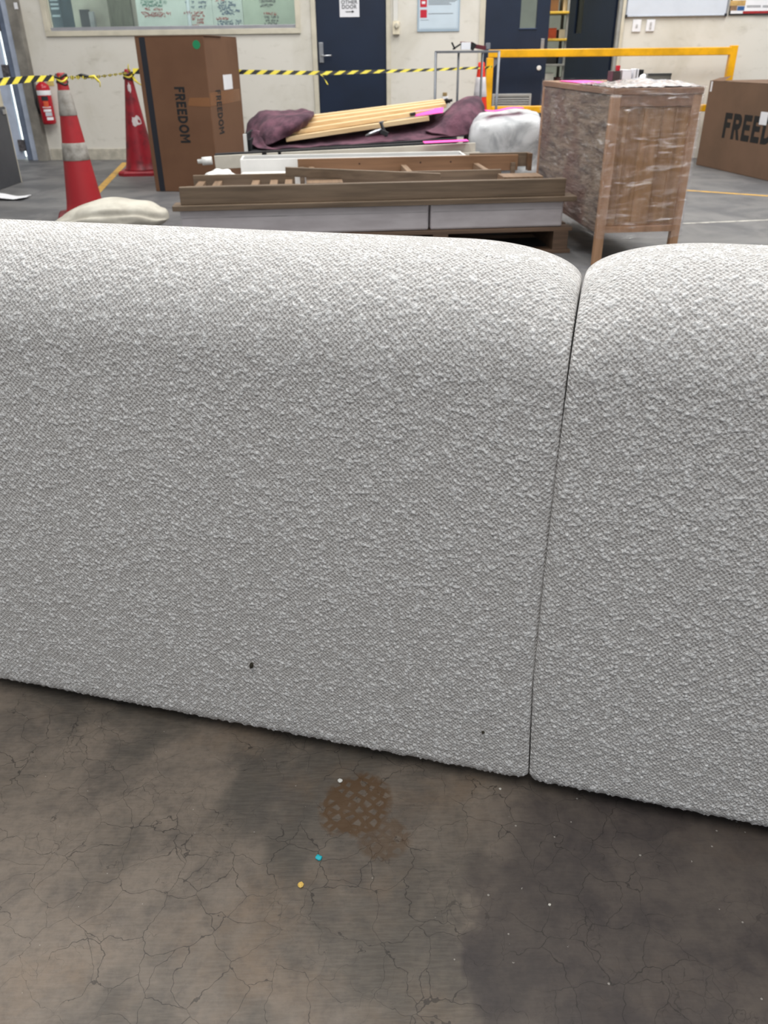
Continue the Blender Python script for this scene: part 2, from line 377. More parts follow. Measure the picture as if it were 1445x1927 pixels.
# window_1
w1 = wempty('window_1')
fw = .05
wbox('window_frame', uw1, uw2, zs, zs+fw, -.1, .02, CREAM, w1); wbox('window_frame', uw1, uw1+fw, zs+fw, zs+1.1, -.1, .02, CREAM, w1); wbox('window_frame', uw2-fw, uw2, zs+fw, zs+1.1, -.1, .02, CREAM, w1)
wbox('window_sill', uw1+fw, uw2-fw, zs+fw, zs+fw+.035, -.09, -.02, mat('silver_aluminium', (176, 176, 182), .35, .6, var=.04), w1)
def glass_mat(name, tint, refl=.10, alpha_tr=.9):
    m = bpy.data.materials.new(name); m.use_nodes = True; t = NT(m); t.n.remove(t.n['Principled BSDF'])
    tr = t.new('ShaderNodeBsdfTransparent'); tr.inputs[0].default_value = (*tint, 1)
    gl = t.new('ShaderNodeBsdfGlossy'); gl.inputs['Roughness'].default_value = .03
    fr = t.new('ShaderNodeFresnel'); fr.inputs[0].default_value = 1.5
    mx = t.new('ShaderNodeMixShader'); t.link(t.math('ADD', fr.outputs[0], refl, True), mx.inputs[0]); t.link(tr.outputs[0], mx.inputs[1]); t.link(gl.outputs[0], mx.inputs[2])
    t.link(mx.outputs[0], t.n['Material Output'].inputs[0]); return m
GLASS = glass_mat('window_glass', (.95, .98, .97), .04)
wbox('window_pane', uw1+fw, uw2-fw, zs+fw+.035, zs+1.1, -.062, -.056, GLASS, w1, bevel=0)
# door_1
def lever(parent, u, z, s=1):
    wbox('handle_plate', u-.022, u+.022, z-.085, z+.085, .0, .012, STEEL, parent)
d1 = wempty('door_1')
wbox('leaf', ud1+.004, ud2-.004, .01, ZT-.005, -.05, -.005, BLUE, d1)
for (a, b) in ((ud1-.05, ud1-.001), (ud2+.001, ud2+.045)):
    wbox('door_frame', a, b, 0, ZT+.05, .0, .018, CREAM, d1)
a, z = wp(605, 99); wbox('handle_plate', a-.026, a+.022, z-.095, z+.095, -.004, .008, STEEL, d1)
a2_, z2_ = wp(614, 105); p = [Vector((a+.002, .0, z2_)), Vector((a+.002, -.045, z2_)), Vector((a+.022, -.055, z2_)), Vector((a+.115, -.055, z2_+.002))]
tube('door_handle', p, .0085, STEEL, d1)
# sign OTHER DOOR
a, b_ = wp(639, 20)[0], wp(676, 20)[0]; zb = wp(657, 32)[1]; zt = wp(657, -30)[1]
s1 = wthing('paper_sign', 'white paper sign with a right arrow on the navy door', 'sign')
wbox('sheet', a, b_, zb, zt, -.0035, -.002, PAPER, s1, bevel=0)
def wtext(s, x, y, hpx, m, par, off=.0, bold=0., sx=1., align='CENTER'):
    u, z = wp(x, y, off); px = .0061
    return text('lettering', s, hpx*px*1.4, m, Vector((u, -off-.0012, z)), (1, 0, 0), (0, 0, 1), par, bold, sx, .0004, align)
INKG = mat('grey_print', (84, 86, 90), .7, var=.02)
wtext('OTHER', 657, 4, 5.6, INKG, s1, .0, .0004, 1.12); wtext('DOOR', 657, 13, 5.6, INKG, s1, .0, .0004, 1.12)
u, z = wp(650, 22); wbox('arrow', u, u+.075, z-.003, z+.003, .0, .001, INK, s1, bevel=0)
pydata('arrow', [(u+.068, -.001, z-.012), (u+.095, -.001, z), (u+.068, -.001, z+.012)], [(0, 1, 2)], [INK], s1)
# door_2: double door, right leaf ajar into the store
d2 = wempty('door_2')
um = wp(1029, 100)[0]
v1, zv = wp(978, 53); v2 = wp(1008, 53)[0]
for lo, hi in (((ue1+.03, .01), (v1, ZT-.01)), ((v2, .01), (um, ZT-.01)), ((v1, .01), (v2, zv)), ((v1, 1.9), (v2, ZT-.01))):
    wbox('leaf', lo[0], hi[0], lo[1], hi[1], -.05, -.005, BLUE, d2, bevel=.0008)
wbox('vision_pane', v1, v2, zv, 1.9, -.03, -.024, GLASS, d2, bevel=0)
wbox('glazing_bead', v1-.012, v2+.012, zv-.012, zv, -.005, .004, mat('blue_bead', (40, 58, 92), .4), d2)
a, z = wp(1021, 84); wbox('push_plate', a-.02, a+.016, z-.055, z+.055, -.005, .002, STEEL, d2)
a, z = wp(1014, 128); lathe('disc_plate', [(.024, 0), (.024, .006), (.018, .010)], WHITE, d2, 20, (a, .004, z)).rotation_euler = (math.pi/2, 0, 0)
# louvre
la, zl1 = wp(925, 206); lb, zl2 = wp(1000, 176)
for args in ((la, lb, zl2-.022, zl2), (la, lb, zl1, zl1+.022), (la, la+.022, zl1+.022, zl2-.022), (lb-.022, lb, zl1+.022, zl2-.022)):
    wbox('vent_frame', *args, -.005, .012, mat('vent_aluminium', (178, 178, 176), .45, .3, var=.05), d2)
for i in range(5):
    z = zl1+.03+i*(zl2-zl1-.05)/4.6
    o = wbox('vent_slat', la+.022, lb-.022, z, z+.014, -.002, .008, MATS['vent_aluminium'], d2)
# right leaf, swung 62 degrees into the store
lf = bpy.data.objects.new('swung_leaf', None); COL.objects.link(lf); lf.parent = d2; lf.location = (ue2-.03, .06, 0); lf.rotation_euler = (0, 0, math.radians(-62))
L2 = .80
for x1, x2, z1, z2 in ((-L2, -L2+.12, .01, 2.05), (-L2+.26, 0, .01, 2.05), (-L2+.12, -L2+.26, .01, 1.22), (-L2+.12, -L2+.26, 1.9, 2.05)):
    box('leaf', (x1, -.022, z1), (x2, .022, z2), BLUE, lf, .0008)
box('vision_pane', (-L2+.12, -.003, 1.22), (-L2+.26, .003, 1.9), GLASS, lf, 0)
wbox('door_frame', ue1-.03, ue1+.028, 0, ZT+.03, -.06, .012, CREAM, d2); wbox('door_frame', ue2-.02, ue2+.012, 0, ZT+.03, -.06, .03, mat('dull_grey_frame', (150, 150, 146), .5), d2)
wbox('door_frame', ue2+.016, ue2+.05, 0, ZT+.03, .0, .022, CREAM, d2)

# ------------------------------------------------------------------ things on the back wall
def plate(name, label, cat, x1, y1, x2, y2, m, d=.012, off=0., parts=()):
    t = wthing(name, label, cat); a, z2 = wp(x1, y1); b, z1 = wp(x2, y2)
    wbox('plate', a, b, z1, z2, off, off+d, m, t); return t, a, b, z1, z2
t = wthing('light_switch', 'ivory surface switch box below white conduit beside the navy door', 'switch')
a, z2 = wp(739, 40); b, z1 = wp(752, 65)
wbox('back_box', a, b, z1, z2, .001, .045, ROCKER, t, .004)
lathe('rotary_knob', [(.026, 0), (.026, .012), (.018, .022)], CREAM, t, 20, ((a+b)/2+.006, -.045, (z1+z2)/2+.02)).rotation_euler = (math.pi/2, 0, 0)
wbox('knob_grip', (a+b)/2, (a+b)/2+.012, (z1+z2)/2-.005, (z1+z2)/2+.045, .066, .078, CREAM, t)
tag(wbox('conduit', a+.006, a+.056, z2+.002, 3.4, .001, .025, mat('white_conduit_plastic', (214, 212, 206), .45, var=.03)), 'white plastic cable conduit running up from the ivory switch box', 'conduit')
t = wthing('notice_board', 'pale blue framed notice with two red squares on the wall', 'notice')
PB = mat('pale_blue_print', (196, 210, 220), .45, var=.02); PBF = mat('blue_grey_plate_edge', (160, 178, 192), .4, var=.03)
a, zb = wp(785, 60); b = wp(864, 60)[0]; zt = zb+.75
wbox('backing', a, b, zb, zt, .001, .010, PBF, t); wbox('sheet', a+.018, b-.018, zb+.022, zt-.02, .010, .0115, PB, t, bevel=0)
wbox('rule_line', a+.03, b-.026, zb+.03, zb+.033, .0115, .012, PBF, t, bevel=0); wbox('rule_line', b-.03, b-.027, zb+.03, zt-.04, .0115, .012, PBF, t, bevel=0)
RSQ = mat('red_print', (190, 24, 48), .5, var=.03)
for y in (6, 26):
    u, z = wp(797, y); wbox('red_square', u-.035, u+.035, z-.036, z+.036, .0115, .0125, RSQ, t, bevel=0)
u, z = wp(797, 5); wbox('square_symbol', u-.018, u+.018, z-.012, z+.012, .0125, .013, PAPER, t, bevel=0)
bm = bmesh.new()
for i, (y, w_) in enumerate([(1, .30), (3.6, .28), (6.2, .22), (8.8, .24), (26, .26), (38, .09)]):
    u, z = wp(806 if y < 30 else 791, y); add_box(bm, (u+w_/2, -.0122, z), (w_, .0006, .0045 if y < 30 else .003))
bmobj('small_print', bm, [INKG], t)['kind'] = 'stuff'
# whiteboard
t = wthing('whiteboard', 'wide white board in a slim grey frame with black corners', 'whiteboard')
a, zb = wp(1175, 33); b, _ = wp(1366, 31); zt = zb+.95
wbox('writing_surface', a+.012, b-.012, zb+.012, zt-.012, .002, .014, mat('whiteboard_enamel', (206, 212, 222), .25, var=.02), t)
ALU = mat('whiteboard_aluminium', (166, 168, 174), .35, .7, var=.03)
wbox('frame_rail', a+.012, b-.012, zb, zb+.014, .0015, .022, ALU, t); wbox('frame_rail', a+.012, b-.012, zt-.014, zt, .0015, .022, ALU, t)
wbox('frame_rail', a, a+.013, zb+.02, zt-.02, .0015, .022, ALU, t); wbox('frame_rail', b-.013, b, zb+.02, zt-.02, .0015, .022, ALU, t)
for uu in (a, b-.022): wbox('corner_cap', uu-.002, uu+.024, zb-.002, zb+.024, .0012, .025, DARK, t)
# sockets
for i, (x1, y1, x2, y2, lab) in enumerate([(1191, 37, 1204, 60, 'white switch plate with one button under the whiteboard, left of the two'), (1217, 37, 1230, 59, 'white socket plate with two rockers under the whiteboard, right of the two')]):
    t, a, b, z1, z2 = plate('wall_socket', lab, 'socket', x1, y1, x2, y2, PAPER, .014)
    for zz in ([(z1+z2)/2] if i == 0 else [z1+.035, z2-.035]):
        wbox('rocker', (a+b)/2-.010, (a+b)/2+.010, zz-.014, zz+.014, .014, .020, mat('grey_rocker', (186, 184, 184), .4), t)
# poster
t = wthing('safety_poster', 'black framed printed poster with photos at the top right corner', 'poster')
a, zb = wp(1370, 29); b = a+.75; zt = zb+.55
wbox('frame', a, b, zb, zt, .001, .014, INK, t); wbox('sheet', a+.014, b-.014, zb+.014, zt-.014, .014, .015, PAPER, t, bevel=0)
def pr(x1, y1, x2, y2, rgb, nm):
    u1, z2 = wp(x1, y1); u2, z1 = wp(x2, y2); wbox('print_block', u1, u2, z1, z2, .015, .0156, mat(nm, rgb, .6, var=.15, vscale=20), t, bevel=0)
pr(1374, 1, 1401, 11, (196, 160, 100), 'print_sand'); pr(1374, 11, 1385, 20, (140, 110, 84), 'print_brown'); pr(1387, 12, 1399, 20, (44, 92, 150), 'print_blue')
pr(1397, 21, 1445, 25, (160, 36, 40), 'print_red'); pr(1420, 25, 1450, 28, (40, 40, 42), 'print_black')
bm = bmesh.new()
for y in (11, 13.5):
    for x in (1404, 1434):
        u, z = wp(x, y); add_box(bm, (u+.07, -.0158, z), (.14, .0006, .005))
bmobj('small_print', bm, [INKG], t)['kind'] = 'stuff'
# low outlet
t = wthing('wall_outlet', 'small brown and white outlet low on the wall behind the wire stand', 'socket')
a, z2 = wp(833, 174); b, z1 = wp(841, 181); wbox('plate', a, b, z1, z2, .001, .012, mat('brown_plastic', (140, 118, 78), .5), t)
a, z2 = wp(833, 182); b, z1 = wp(843, 193); wbox('plug', a, b, z1, z2+.001, .001, .03, PAPER, t)
# fire extinguisher
eu, ez1 = wp(93, 234, .12); eu0 = wp(72, 190, .12)[0]; eu1 = wp(95, 190, .12)[0]; ez2 = wp(80, 157, .12)[1]
er = (eu1-eu0)/2*1.05
t = wthing('fire_extinguisher', 'red fire extinguisher with white band hanging by the grey column', 'extinguisher')
uc = (eu0+eu1)/2; base = Vector((uc, -er-.02, 0))
EXR = mat('extinguisher_red', (178, 18, 38), .25, var=.05)
hh = ez2-ez1
e = lathe('cylinder', [(er*.85, ez1), (er, ez1+.02), (er, ez2-.05), (er*.92, ez2-.02), (er*.5, ez2+.005), (er*.25, ez2+.02)], EXR, t, 28, base)
zb_ = wp(83, 175, .12)[1]; lathe('white_band', [(er*1.006, zb_-.022), (er*1.012, zb_-.02), (er*1.012, zb_+.024), (er*1.006, zb_+.026)], PAPER, e, 28, caps=False)
lathe('valve', [(.02, ez2), (.02, ez2+.05), (.012, ez2+.06)], STEEL, t, 12, base)
tube('hose', [base+Vector((-.01, 0, ez2+.04)), base+Vector((-er-.02, -.02, ez2+.01)), base+Vector((-er-.035, -.01, ez2-.2)), base+Vector((-er-.02, 0, ez1+.1))], .011, DARK, t)
tube('handle', [base+Vector((0, 0, ez2+.055)), base+Vector((.04, -.03, ez2+.075)), base+Vector((.07, -.05, ez2+.07))], .008, DARK, t)
wbox('wall_bracket', uc-.02, uc+.02, ez2-.16, ez2-.02, .0, .025, DARK, t)
def cyl_label(z1, z2, a1, a2, m):
    V, Fc = [], []
    n = 8
    for i in range(n+1):
        a = math.radians(a1+(a2-a1)*i/n); V += [(er*1.015*math.sin(a), -er*1.015*math.cos(a), z1), (er*1.015*math.sin(a), -er*1.015*math.cos(a), z2)]
    Fc = [(2*i, 2*i+2, 2*i+3, 2*i+1) for i in range(n)]
    pydata('label_patch', V, Fc, [m], e)
cyl_label(zb_-.075, zb_-.03, -5, 50, DARK); cyl_label(ez1+.13, ez1+.155, -5, 60, PAPER); cyl_label(ez1+.045, ez1+.075, 10, 65, PAPER); cyl_label(zb_-.14, zb_-.08, 5, 45, mat('orange_print', (214, 90, 50), .5)); cyl_label(ez1+.085, ez1+.125, 5, 60, mat('pale_print', (190, 196, 204), .5)); cyl_label(ez1+.17, ez1+.18, -10, 60, PAPER)
a, z = wp(93, 155); t = wthing('yellow_note', 'faded yellow paper tag hanging beside the fire extinguisher', 'tag'); wbox('tag_sheet', a-.03, a+.05, z-.035, z+.035, .001, .003, mat('faded_yellow', (214, 196, 120), .7), t)
a, z = wp(89, 298); t = wthing('floor_outlet', 'small white box with dark opening at the foot of the column', 'socket'); wbox('case', a-.06, a+.04, z-.035, z+.04, .015, .06, ROCKER, t); wbox('opening', a-.01, a+.03, z-.015, z+.015, .06, .064, DARK, t)

# office behind the window
MINT = mat('mint_glass_board', (206, 222, 214), .3, var=.04)
OFF = -.9
def obox(name, x1, y1, x2, y2, m, off, d=.02, par=None, z1=None, z2=None):
    zz2 = wp(x1, y1, off)[1]; zz1 = wp(x2, y2, off)[1]; a = wp(x1, 28, off)[0]; b = wp(x2, 28, off)[0]
    return wbox(name, a, b, z1 if z1 is not None else zz1, z2 if z2 is not None else zz2, off-d, off, m, par, bevel=.002)
struct(obox('wall_office', -60, 0, 262, 120, mat('office_wall_shade', (168, 170, 156), .7, var=.05), -1.6, .08, None, 0, 3.2))
t = tag(obox('dark_curtain', 205, 0, 248, 70, mat('grey_green_curtain', (96, 100, 86), .85, var=.15, stretch=(12, 1, 1)), -1.3, .05, None, .0, 2.4), 'grey green hanging curtain seen through the office window', 'curtain')
t = wthing('office_door', 'dark door with pale edge behind the office window glass', 'door'); obox('leaf', 150, 18, 167, 80, mat('charcoal_door', (62, 66, 68), .6), -1.5, .05, t, 0); obox('door_edge', 167, 22, 176, 80, mat('pale_door_edge', (150, 156, 156), .5), -1.5, .045, t, 0)
t = wthing('equipment_rack', 'dark rack of grey equipment behind the left end of the office window', 'rack'); obox('cabinet', 86, -40, 116, 80, mat('dark_teal_metal', (58, 76, 84), .4), -.75, .35, t, 0)
for y in (-2, 6, 14, 28): obox('shelf_unit', 98, y, 113, y+4, mat('pale_equipment', (150, 166, 172), .4), -.74, .02, t)
t = wthing('glass_board', 'mint glass writing board covered in handwriting behind the office window', 'board')
obox('panel', 258, -60, 352, 90, MINT, OFF, .012, t, 1.0); obox('panel', 359, -60, 400.6, 90, MINT, OFF, .012, t, 1.0)
obox('panel', 401, -60, 457, 90, MINT, OFF, .012, t, 1.0); obox('panel', 457.6, -60, 560, 90, mat('pale_glass_board', (190, 208, 190), .3, var=.04), OFF, .012, t, 1.0)
obox('post', 352.5, -60, 358.5, 90, mat('bright_board_post', (220, 236, 240), .3, var=.02), OFF, .03, t, .0)
def scribble(x, y, w, col, seed, hpx=4.2):
    r_ = random.Random(seed); bm = bmesh.new(); cx = x
    while cx < x+w:
        lw = r_.uniform(1.2, 2.6)
        if r_.random() > .16:
            u, z = wp(cx, y, OFF+.002)
            for k in range(3):
                dx = r_.uniform(0, .010); dz = r_.uniform(-.012, .012)
                ang = r_.choice([0, math.pi/2, .6, -.6])
                add_box(bm, (u+dx, -OFF-.002, z+dz), (.018, .0006, .0042), rot=Matrix.Rotation(ang, 4, 'Y'))
        cx += lw+.8
    o = bmobj('handwriting', bm, [col], t); o['kind'] = 'stuff'
SG = mat('green_marker', (40, 130, 104), .6); SR = mat('red_marker', (176, 60, 56), .6); SB = mat('blue_marker', (52, 84, 122), .6)
k = 0
for (x, y, w, cM) in [(265, -2, 42, SG), (265, 4, 48, SG), (268, 10, 38, SG), (268, 17, 38, SR), (266, 25, 54, SR), (273, 30, 36, SR),
                      (344, 4, 8, SB), (361, 4, 4, SB), (361, 14, 5, SB), (374, 4, 14, SB), (374, 13, 14, SB), (346, 24, 40, SR), (361, 30, 25, SR), (361, 36, 25, SR), (361, 43, 22, SR), (361, 49, 12, SR),
                      (406, 0, 16, SR), (410, 5, 26, SB), (412, 10, 30, SB), (410, 15, 24, SB), (414, 20, 36, SB), (414, 25, 30, SB), (407, 35, 22, SR), (410, 40, 44, SB), (410, 45, 40, SB),
                      (497, 26, 24, SR), (498, 32, 26, INKG), (498, 38, 24, INKG), (498, 44, 22, INKG), (488, 2, 30, INKG), (488, 10, 26, INKG)]:
    k += 1; scribble(x, y, w, cM, k)

# store behind door 2
SH = mat('shelf_steel', (120, 122, 120), .5, .3)
t = wthing('store_shelving', 'steel shelving crowded with stock seen through the open blue door', 'shelving')
s0, s1_ = wp(1015, 100, -1.4)[0], wp(1112, 100, -1.4)[0]
sz = [.35, .62, .9, 1.17, 1.45, 1.75]
for uu in (s0, (s0+s1_)/2, s1_):
    for dd in (-1.45, -1.95): wbox('upright', uu-.018, uu+.018, 0, 2.3, dd-.018, dd+.018, SH, t)
for z in sz: wbox('shelf', s0-.02, s1_+.02, z-.012, z+.012, -1.98, -1.42, mat('yellow_shelf_edge', (170, 140, 40), .5) if z in (1.17, 1.45) else SH, t)
cols = [('rust orange', (170, 70, 40)), ('grey', (130, 134, 134)), ('black', (36, 36, 40)), ('pale beige', (190, 176, 150)), ('brown cardboard', (142, 104, 72)), ('dark red', (112, 30, 32)), ('white', (216, 216, 210)), ('blue grey', (92, 104, 124))]
stn = {.35: 'bottom', .62: 'second lowest', .9: 'third lowest', 1.17: 'fourth', 1.45: 'fifth', 1.75: 'top'}
r_ = random.Random(3)
for i, z in enumerate(sz):
    uu = s0+.03; idx = r_.sample(range(8), 8); k = 0
    while uu < s1_-.14:
        w_ = r_.uniform(.1, .2); h_ = r_.uniform(.09, .2); nm, cc = cols[idx[k % 8]]
        if uu+w_ > s1_-.03: break
        m_ = mat('stock_'+nm.replace(' ', '_'), cc, .6, var=.1)
        q = thing('storage_box', f'{nm} box number {k+1} from the left on the {stn[z]} store shelf'.replace(f'number {k+1} from the left', ['at the left end', 'second from left', 'third from left', 'fourth from left', 'fifth from left', 'sixth from left', 'seventh from left'][min(k, 6)]), 'box', W0, -WA, 'stock on the store shelves')
        dd = r_.uniform(.0, .1)
        wbox('body', uu, uu+w_, z+.0125, z+h_, -1.85, -1.47-dd, m_, q); wbox('lid', uu-.003, uu+w_+.003, z+h_, z+h_+.012, -1.853, -1.467-dd, m_, q)
        uu += w_+r_.uniform(.015, .05); k += 1

# ------------------------------------------------------------------ sofa (two modules, seen from behind)
def boucle_mat():
    m = bpy.data.materials.new('white_boucle'); m.use_nodes = True; t = NT(m); b = t.n['Principled BSDF']
    at = t.new('ShaderNodeAttribute'); at.attribute_name = 'nub'; nub = at.outputs['Fac']
    uvn = t.new('ShaderNodeUVMap').outputs[0]
    wa = t.new('ShaderNodeTexWave', wave_type='BANDS', bands_direction='DIAGONAL'); wa.inputs['Scale'].default_value = 92; wa.inputs['Distortion'].default_value = 4; wa.inputs['Detail Scale'].default_value = 2
    t.link(uvn, wa.inputs['Vector'])
    wb = t.new('ShaderNodeTexWave', wave_type='BANDS', bands_direction='DIAGONAL'); wb.inputs['Scale'].default_value = 88; wb.inputs['Distortion'].default_value = 4; wb.inputs['Detail Scale'].default_value = 2.5
    t.link(t.mapping(uvn, (1, -1, 1)), wb.inputs['Vector'])
    weave = t.math('MULTIPLY', t.math('ADD', wa.outputs[1], wb.outputs[1]), .5)
    n = t.noise(uvn, 420, 3, .7)
    base = t.mix(t.ramp(t.math('ADD', t.math('MULTIPLY', weave, .5), t.math('MULTIPLY', n, .7)), .35, .8), lin((170, 165, 162)), lin((238, 236, 234)))  # yarn tones, with the shadow between nubs painted into the taupe
    lvl = t.math('ADD', nub, t.math('MULTIPLY', t.math('SUBTRACT', n, .5), .5))
    c = t.mix(t.ramp(lvl, .10, .75), base, lin((246, 245, 244)))
    t.link(c, b.inputs['Base Color']); b.inputs['Roughness'].default_value = .9
    b.inputs['Sheen Weight'].default_value = .12; b.inputs['Specular IOR Level'].default_value = .2
    bn = t.new('ShaderNodeBump'); bn.inputs['Strength'].default_value = 1; bn.inputs['Distance'].default_value = .0022
    t.link(t.math('ADD', t.math('MULTIPLY', weave, .6), t.math('MULTIPLY', n, 1.5)), bn.inputs['Height']); t.link(bn.outputs[0], b.inputs['Normal'])
    return m
BOUCLE = boucle_mat(); FOOT = mat('black_foot_plastic', (20, 20, 22), .5)
SA = math.radians(15.0); SP = fl(997, 1460, .05); SP.z = 0
ZB, ZTOP, TH, RT, RB = .027, .833, .30, .125, .028
STEP = .0016
def profile():
    """closed cross-section (y, z, ny, nz): from the bottom front, up the front, over the top, down the back"""
    pts = []
    def line(a, b, n, st):
        L = math.dist(a, b); k = max(1, int(L/st))
        for i in range(k): t_ = i/k; pts.append((a[0]+(b[0]-a[0])*t_, a[1]+(b[1]-a[1])*t_, *n))
    def arc(c, ry, rz, a0, a1, st):
        k = max(3, int(abs(a1-a0)*max(ry, rz)/st))
        for i in range(k):
            a = a0+(a1-a0)*i/k; pts.append((c[0]+ry*math.cos(a), c[1]+rz*math.sin(a), math.cos(a), math.sin(a)))
    pi = math.pi
    arc((RB, ZB+RB), RB, RB, 1.5*pi, pi, .003)
    line((0, ZB+RB), (0, ZTOP-RT), (-1, 0), STEP)
    arc((RT*1.0, ZTOP-RT), RT, RT, pi, pi/2, STEP)
    line((RT, ZTOP), (TH-RT, ZTOP), (0, 1), STEP*2)
    arc((TH-RT, ZTOP-RT), RT, RT, pi/2, 0, .01)
    line((TH, ZTOP-RT), (TH, ZB+RB), (1, 0), .05)
    arc((TH-RB, ZB+RB), RB, RB, 0, -pi/2, .01)
    line((TH-RB, ZB), (RB, ZB), (0, -1), .06)
    return np.array(pts)
def nubfield(n1, n2, du, seed):
    rg = np.random.default_rng(seed); Hh = np.zeros((n1, n2), np.float32)
    A = n1*n2*du*du; N = int(A/(.0043**2))
    # density varies over the cloth
    cu = rg.random(N)*n1; cv = rg.random(N)*n2
    clump = np.array([mnoise.noise(Vector((a*du*38, b*du*38, seed))) for a, b in zip(cu, cv)])
    keep = clump > rg.uniform(-.9, .5, N)
    cu, cv, clump = cu[keep], cv[keep], clump[keep]; N = len(cu)
    ang = rg.choice([.15, -.5, .9, -.1], N)+rg.normal(0, .25, N); la = rg.uniform(.0019, .0048, N)/du; lb = rg.uniform(.0013, .0022, N)/du; am = .12+.88*rg.random(N)**1.4
    ca, sa = np.cos(ang), np.sin(ang)
    R_ = 5
    for i in range(-R_, R_+1):
        for j in range(-R_, R_+1):
            iu = np.floor(cu).astype(int)+i; iv = np.floor(cv).astype(int)+j
            dx = iu-cu; dy = iv-cv
            p = (dx*ca+dy*sa)/la; q = (-dx*sa+dy*ca)/lb
            h = am*np.exp(-(p*p+q*q)*1.0)
            ok = (iu >= 0) & (iu < n1) & (iv >= 0) & (iv < n2) & (h > .02)
            np.maximum.at(Hh, (iu[ok], iv[ok]), h[ok].astype(np.float32))
    return Hh
def module(name, label, u_end, u_fine, side, seed):
    global ZTOP
    ZTOP = .833 if side < 0 else .840
    """side -1: module extends to negative x from the seam; u_end full width, u_fine finely built width"""
    P = profile(); nP = len(P)
    ts = [0, .0004, .0012]; x = .0018+.001
    ts = list(np.array([0, .0003, .001, .002])) + list(np.arange(.0036, u_fine, STEP))
    nf = len(ts)
    ts += list(np.linspace(u_fine+.03, u_end-.15, 10)) + list(u_end-.15*(1-np.sin(np.linspace(0.15, math.pi/2, 8))))
    ts = np.array(ts); nU = len(ts)
    nz = np.clip(P[:, 3], 0, 1)
    E = .010+.040*nz**1.3; Lr = .024+.14*nz**1.2
    T = ts[:, None]
    def inset(T):
        q = np.clip(1-T/Lr[None, :], 0, 1); return E[None, :]*(1-np.sqrt(np.clip(1-q*q, 0, 1)))
    e = inset(T)+inset(u_end-T)
    # slight fullness of the padding
    puff = .007*np.clip(np.sin(np.clip((P[:, 1]-ZB)/(ZTOP-ZB), 0, 1)*math.pi), 0, 1)*(P[:, 2] < 0)
    fine = np.where(P[:, 2] < -.001, 1, 0); fine = ((P[:, 3] >= -1) & (P[:, 0] < TH-RT+.001) & ~((P[:, 3] < -.99))).astype(float)
    Hf = np.zeros((nU, nP), np.float32)
    idx = np.where(fine > 0)[0]
    nb = nubfield(nf, len(idx), STEP, seed); Hf[:nf, idx] = nb
    coarse = nubfield(nU-nf, nP, .004, seed+9)*.3; Hf[nf:, :] = coarse
    low = np.array([[0]])
    d = -e+puff[None, :]+Hf*.0030
    Xc = side*(T+.0008)*np.ones((1, nP)); Yc = P[None, :, 0]+P[None, :, 2]*d; Zc = P[None, :, 1]+P[None, :, 3]*d
    # broad uneven upholstery surface
    Xc = Xc-(.008*np.clip(Zc/.25, 0, 1)+.005*np.sin(math.pi*np.clip(Zc/ZTOP, 0, 1)))
    V = np.stack([Xc, Yc, Zc], -1).reshape(-1, 3)
    i = np.arange(nU-1)[:, None]; j = np.arange(nP)[None, :]; jn = (j+1) % nP
    a = i*nP+j; b = i*nP+jn; c_ = (i+1)*nP+jn; dd = (i+1)*nP+j
    Q = np.stack([a, b, c_, dd], -1) if side > 0 else np.stack([a, dd, c_, b], -1)
    Q = Q.reshape(-1, 4)
    me = bpy.data.meshes.new('backrest')
    nQ = len(Q); me.vertices.add(len(V)); me.vertices.foreach_set('co', V.astype(np.float32).ravel())
    caps = [list(range(nP)), [(nU-1)*nP+k for k in range(nP)]]
    if side > 0: caps[0] = caps[0][::-1]
    else: caps[1] = caps[1][::-1]
    loops = np.concatenate([Q.ravel(), np.array(caps[0]), np.array(caps[1])])
    me.loops.add(len(loops)); me.loops.foreach_set('vertex_index', loops)
    starts = np.concatenate([np.arange(nQ)*4, [nQ*4, nQ*4+nP]]); tot = np.concatenate([np.full(nQ, 4), [nP, nP]])
    me.polygons.add(len(starts)); me.polygons.foreach_set('loop_start', starts); me.polygons.foreach_set('loop_total', tot)
    me.update(calc_edges=True)
    sm = np.ones(nQ+2, bool); sm[-2:] = False; me.polygons.foreach_set('use_smooth', sm)
    s = np.concatenate([[0], np.cumsum(np.hypot(np.diff(P[:, 0]), np.diff(P[:, 1])))])
    UV = np.stack([np.repeat(ts, nP)*side, np.tile(s, nU)], -1)
    ul_ = me.uv_layers.new(name='UVMap'); ul_.data.foreach_set('uv', UV[loops].astype(np.float32).ravel())
    at = me.attributes.new('nub', 'FLOAT', 'POINT'); at.data.foreach_set('value', Hf.ravel())
    me.validate()
    t_ = thing(name, label, 'sofa', SP, -math.radians(15.0 if side < 0 else 15.6), 'modules of the white sofa')
    obj('backrest', me, t_, [BOUCLE])
    x1, x2 = (side*.003, side*u_end) if side > 0 else (side*u_end, side*.003)
    bm = bmesh.new(); add_box(bm, ((x1+x2)/2, TH+.36, .24), (x2-x1, .68, .38), bevel=.07)
    for v in bm.verts: v.co.z += .006*mnoise.noise(v.co*4)
    so = bmobj('seat', bm, [mat('white_boucle_seat', (236, 234, 230), .9, rgb2=(196, 192, 188), vscale=110, bump=1, bscale=140, spec=.2)], t_, smooth=True)
    for xx in (side*.08, side*(u_end-.08)):
        for yy in (.07, .9): lathe('foot', [(.02, 0), (.026, .03)], FOOT, t_, 16, (xx, yy, 0))
    return t_
module('sofa_module', 'left white boucle sofa module seen from the back, with dark flecks', 1.32, 1.13, -1, 11)
module('sofa_module', 'right white boucle sofa module seen from the back, beyond the dark seam', 1.1, .92, 1, 23)
FLECK = mat('dark_fleck', (52, 48, 36), .8)
nS = Vector((-math.sin(SA), -math.cos(SA), 0))
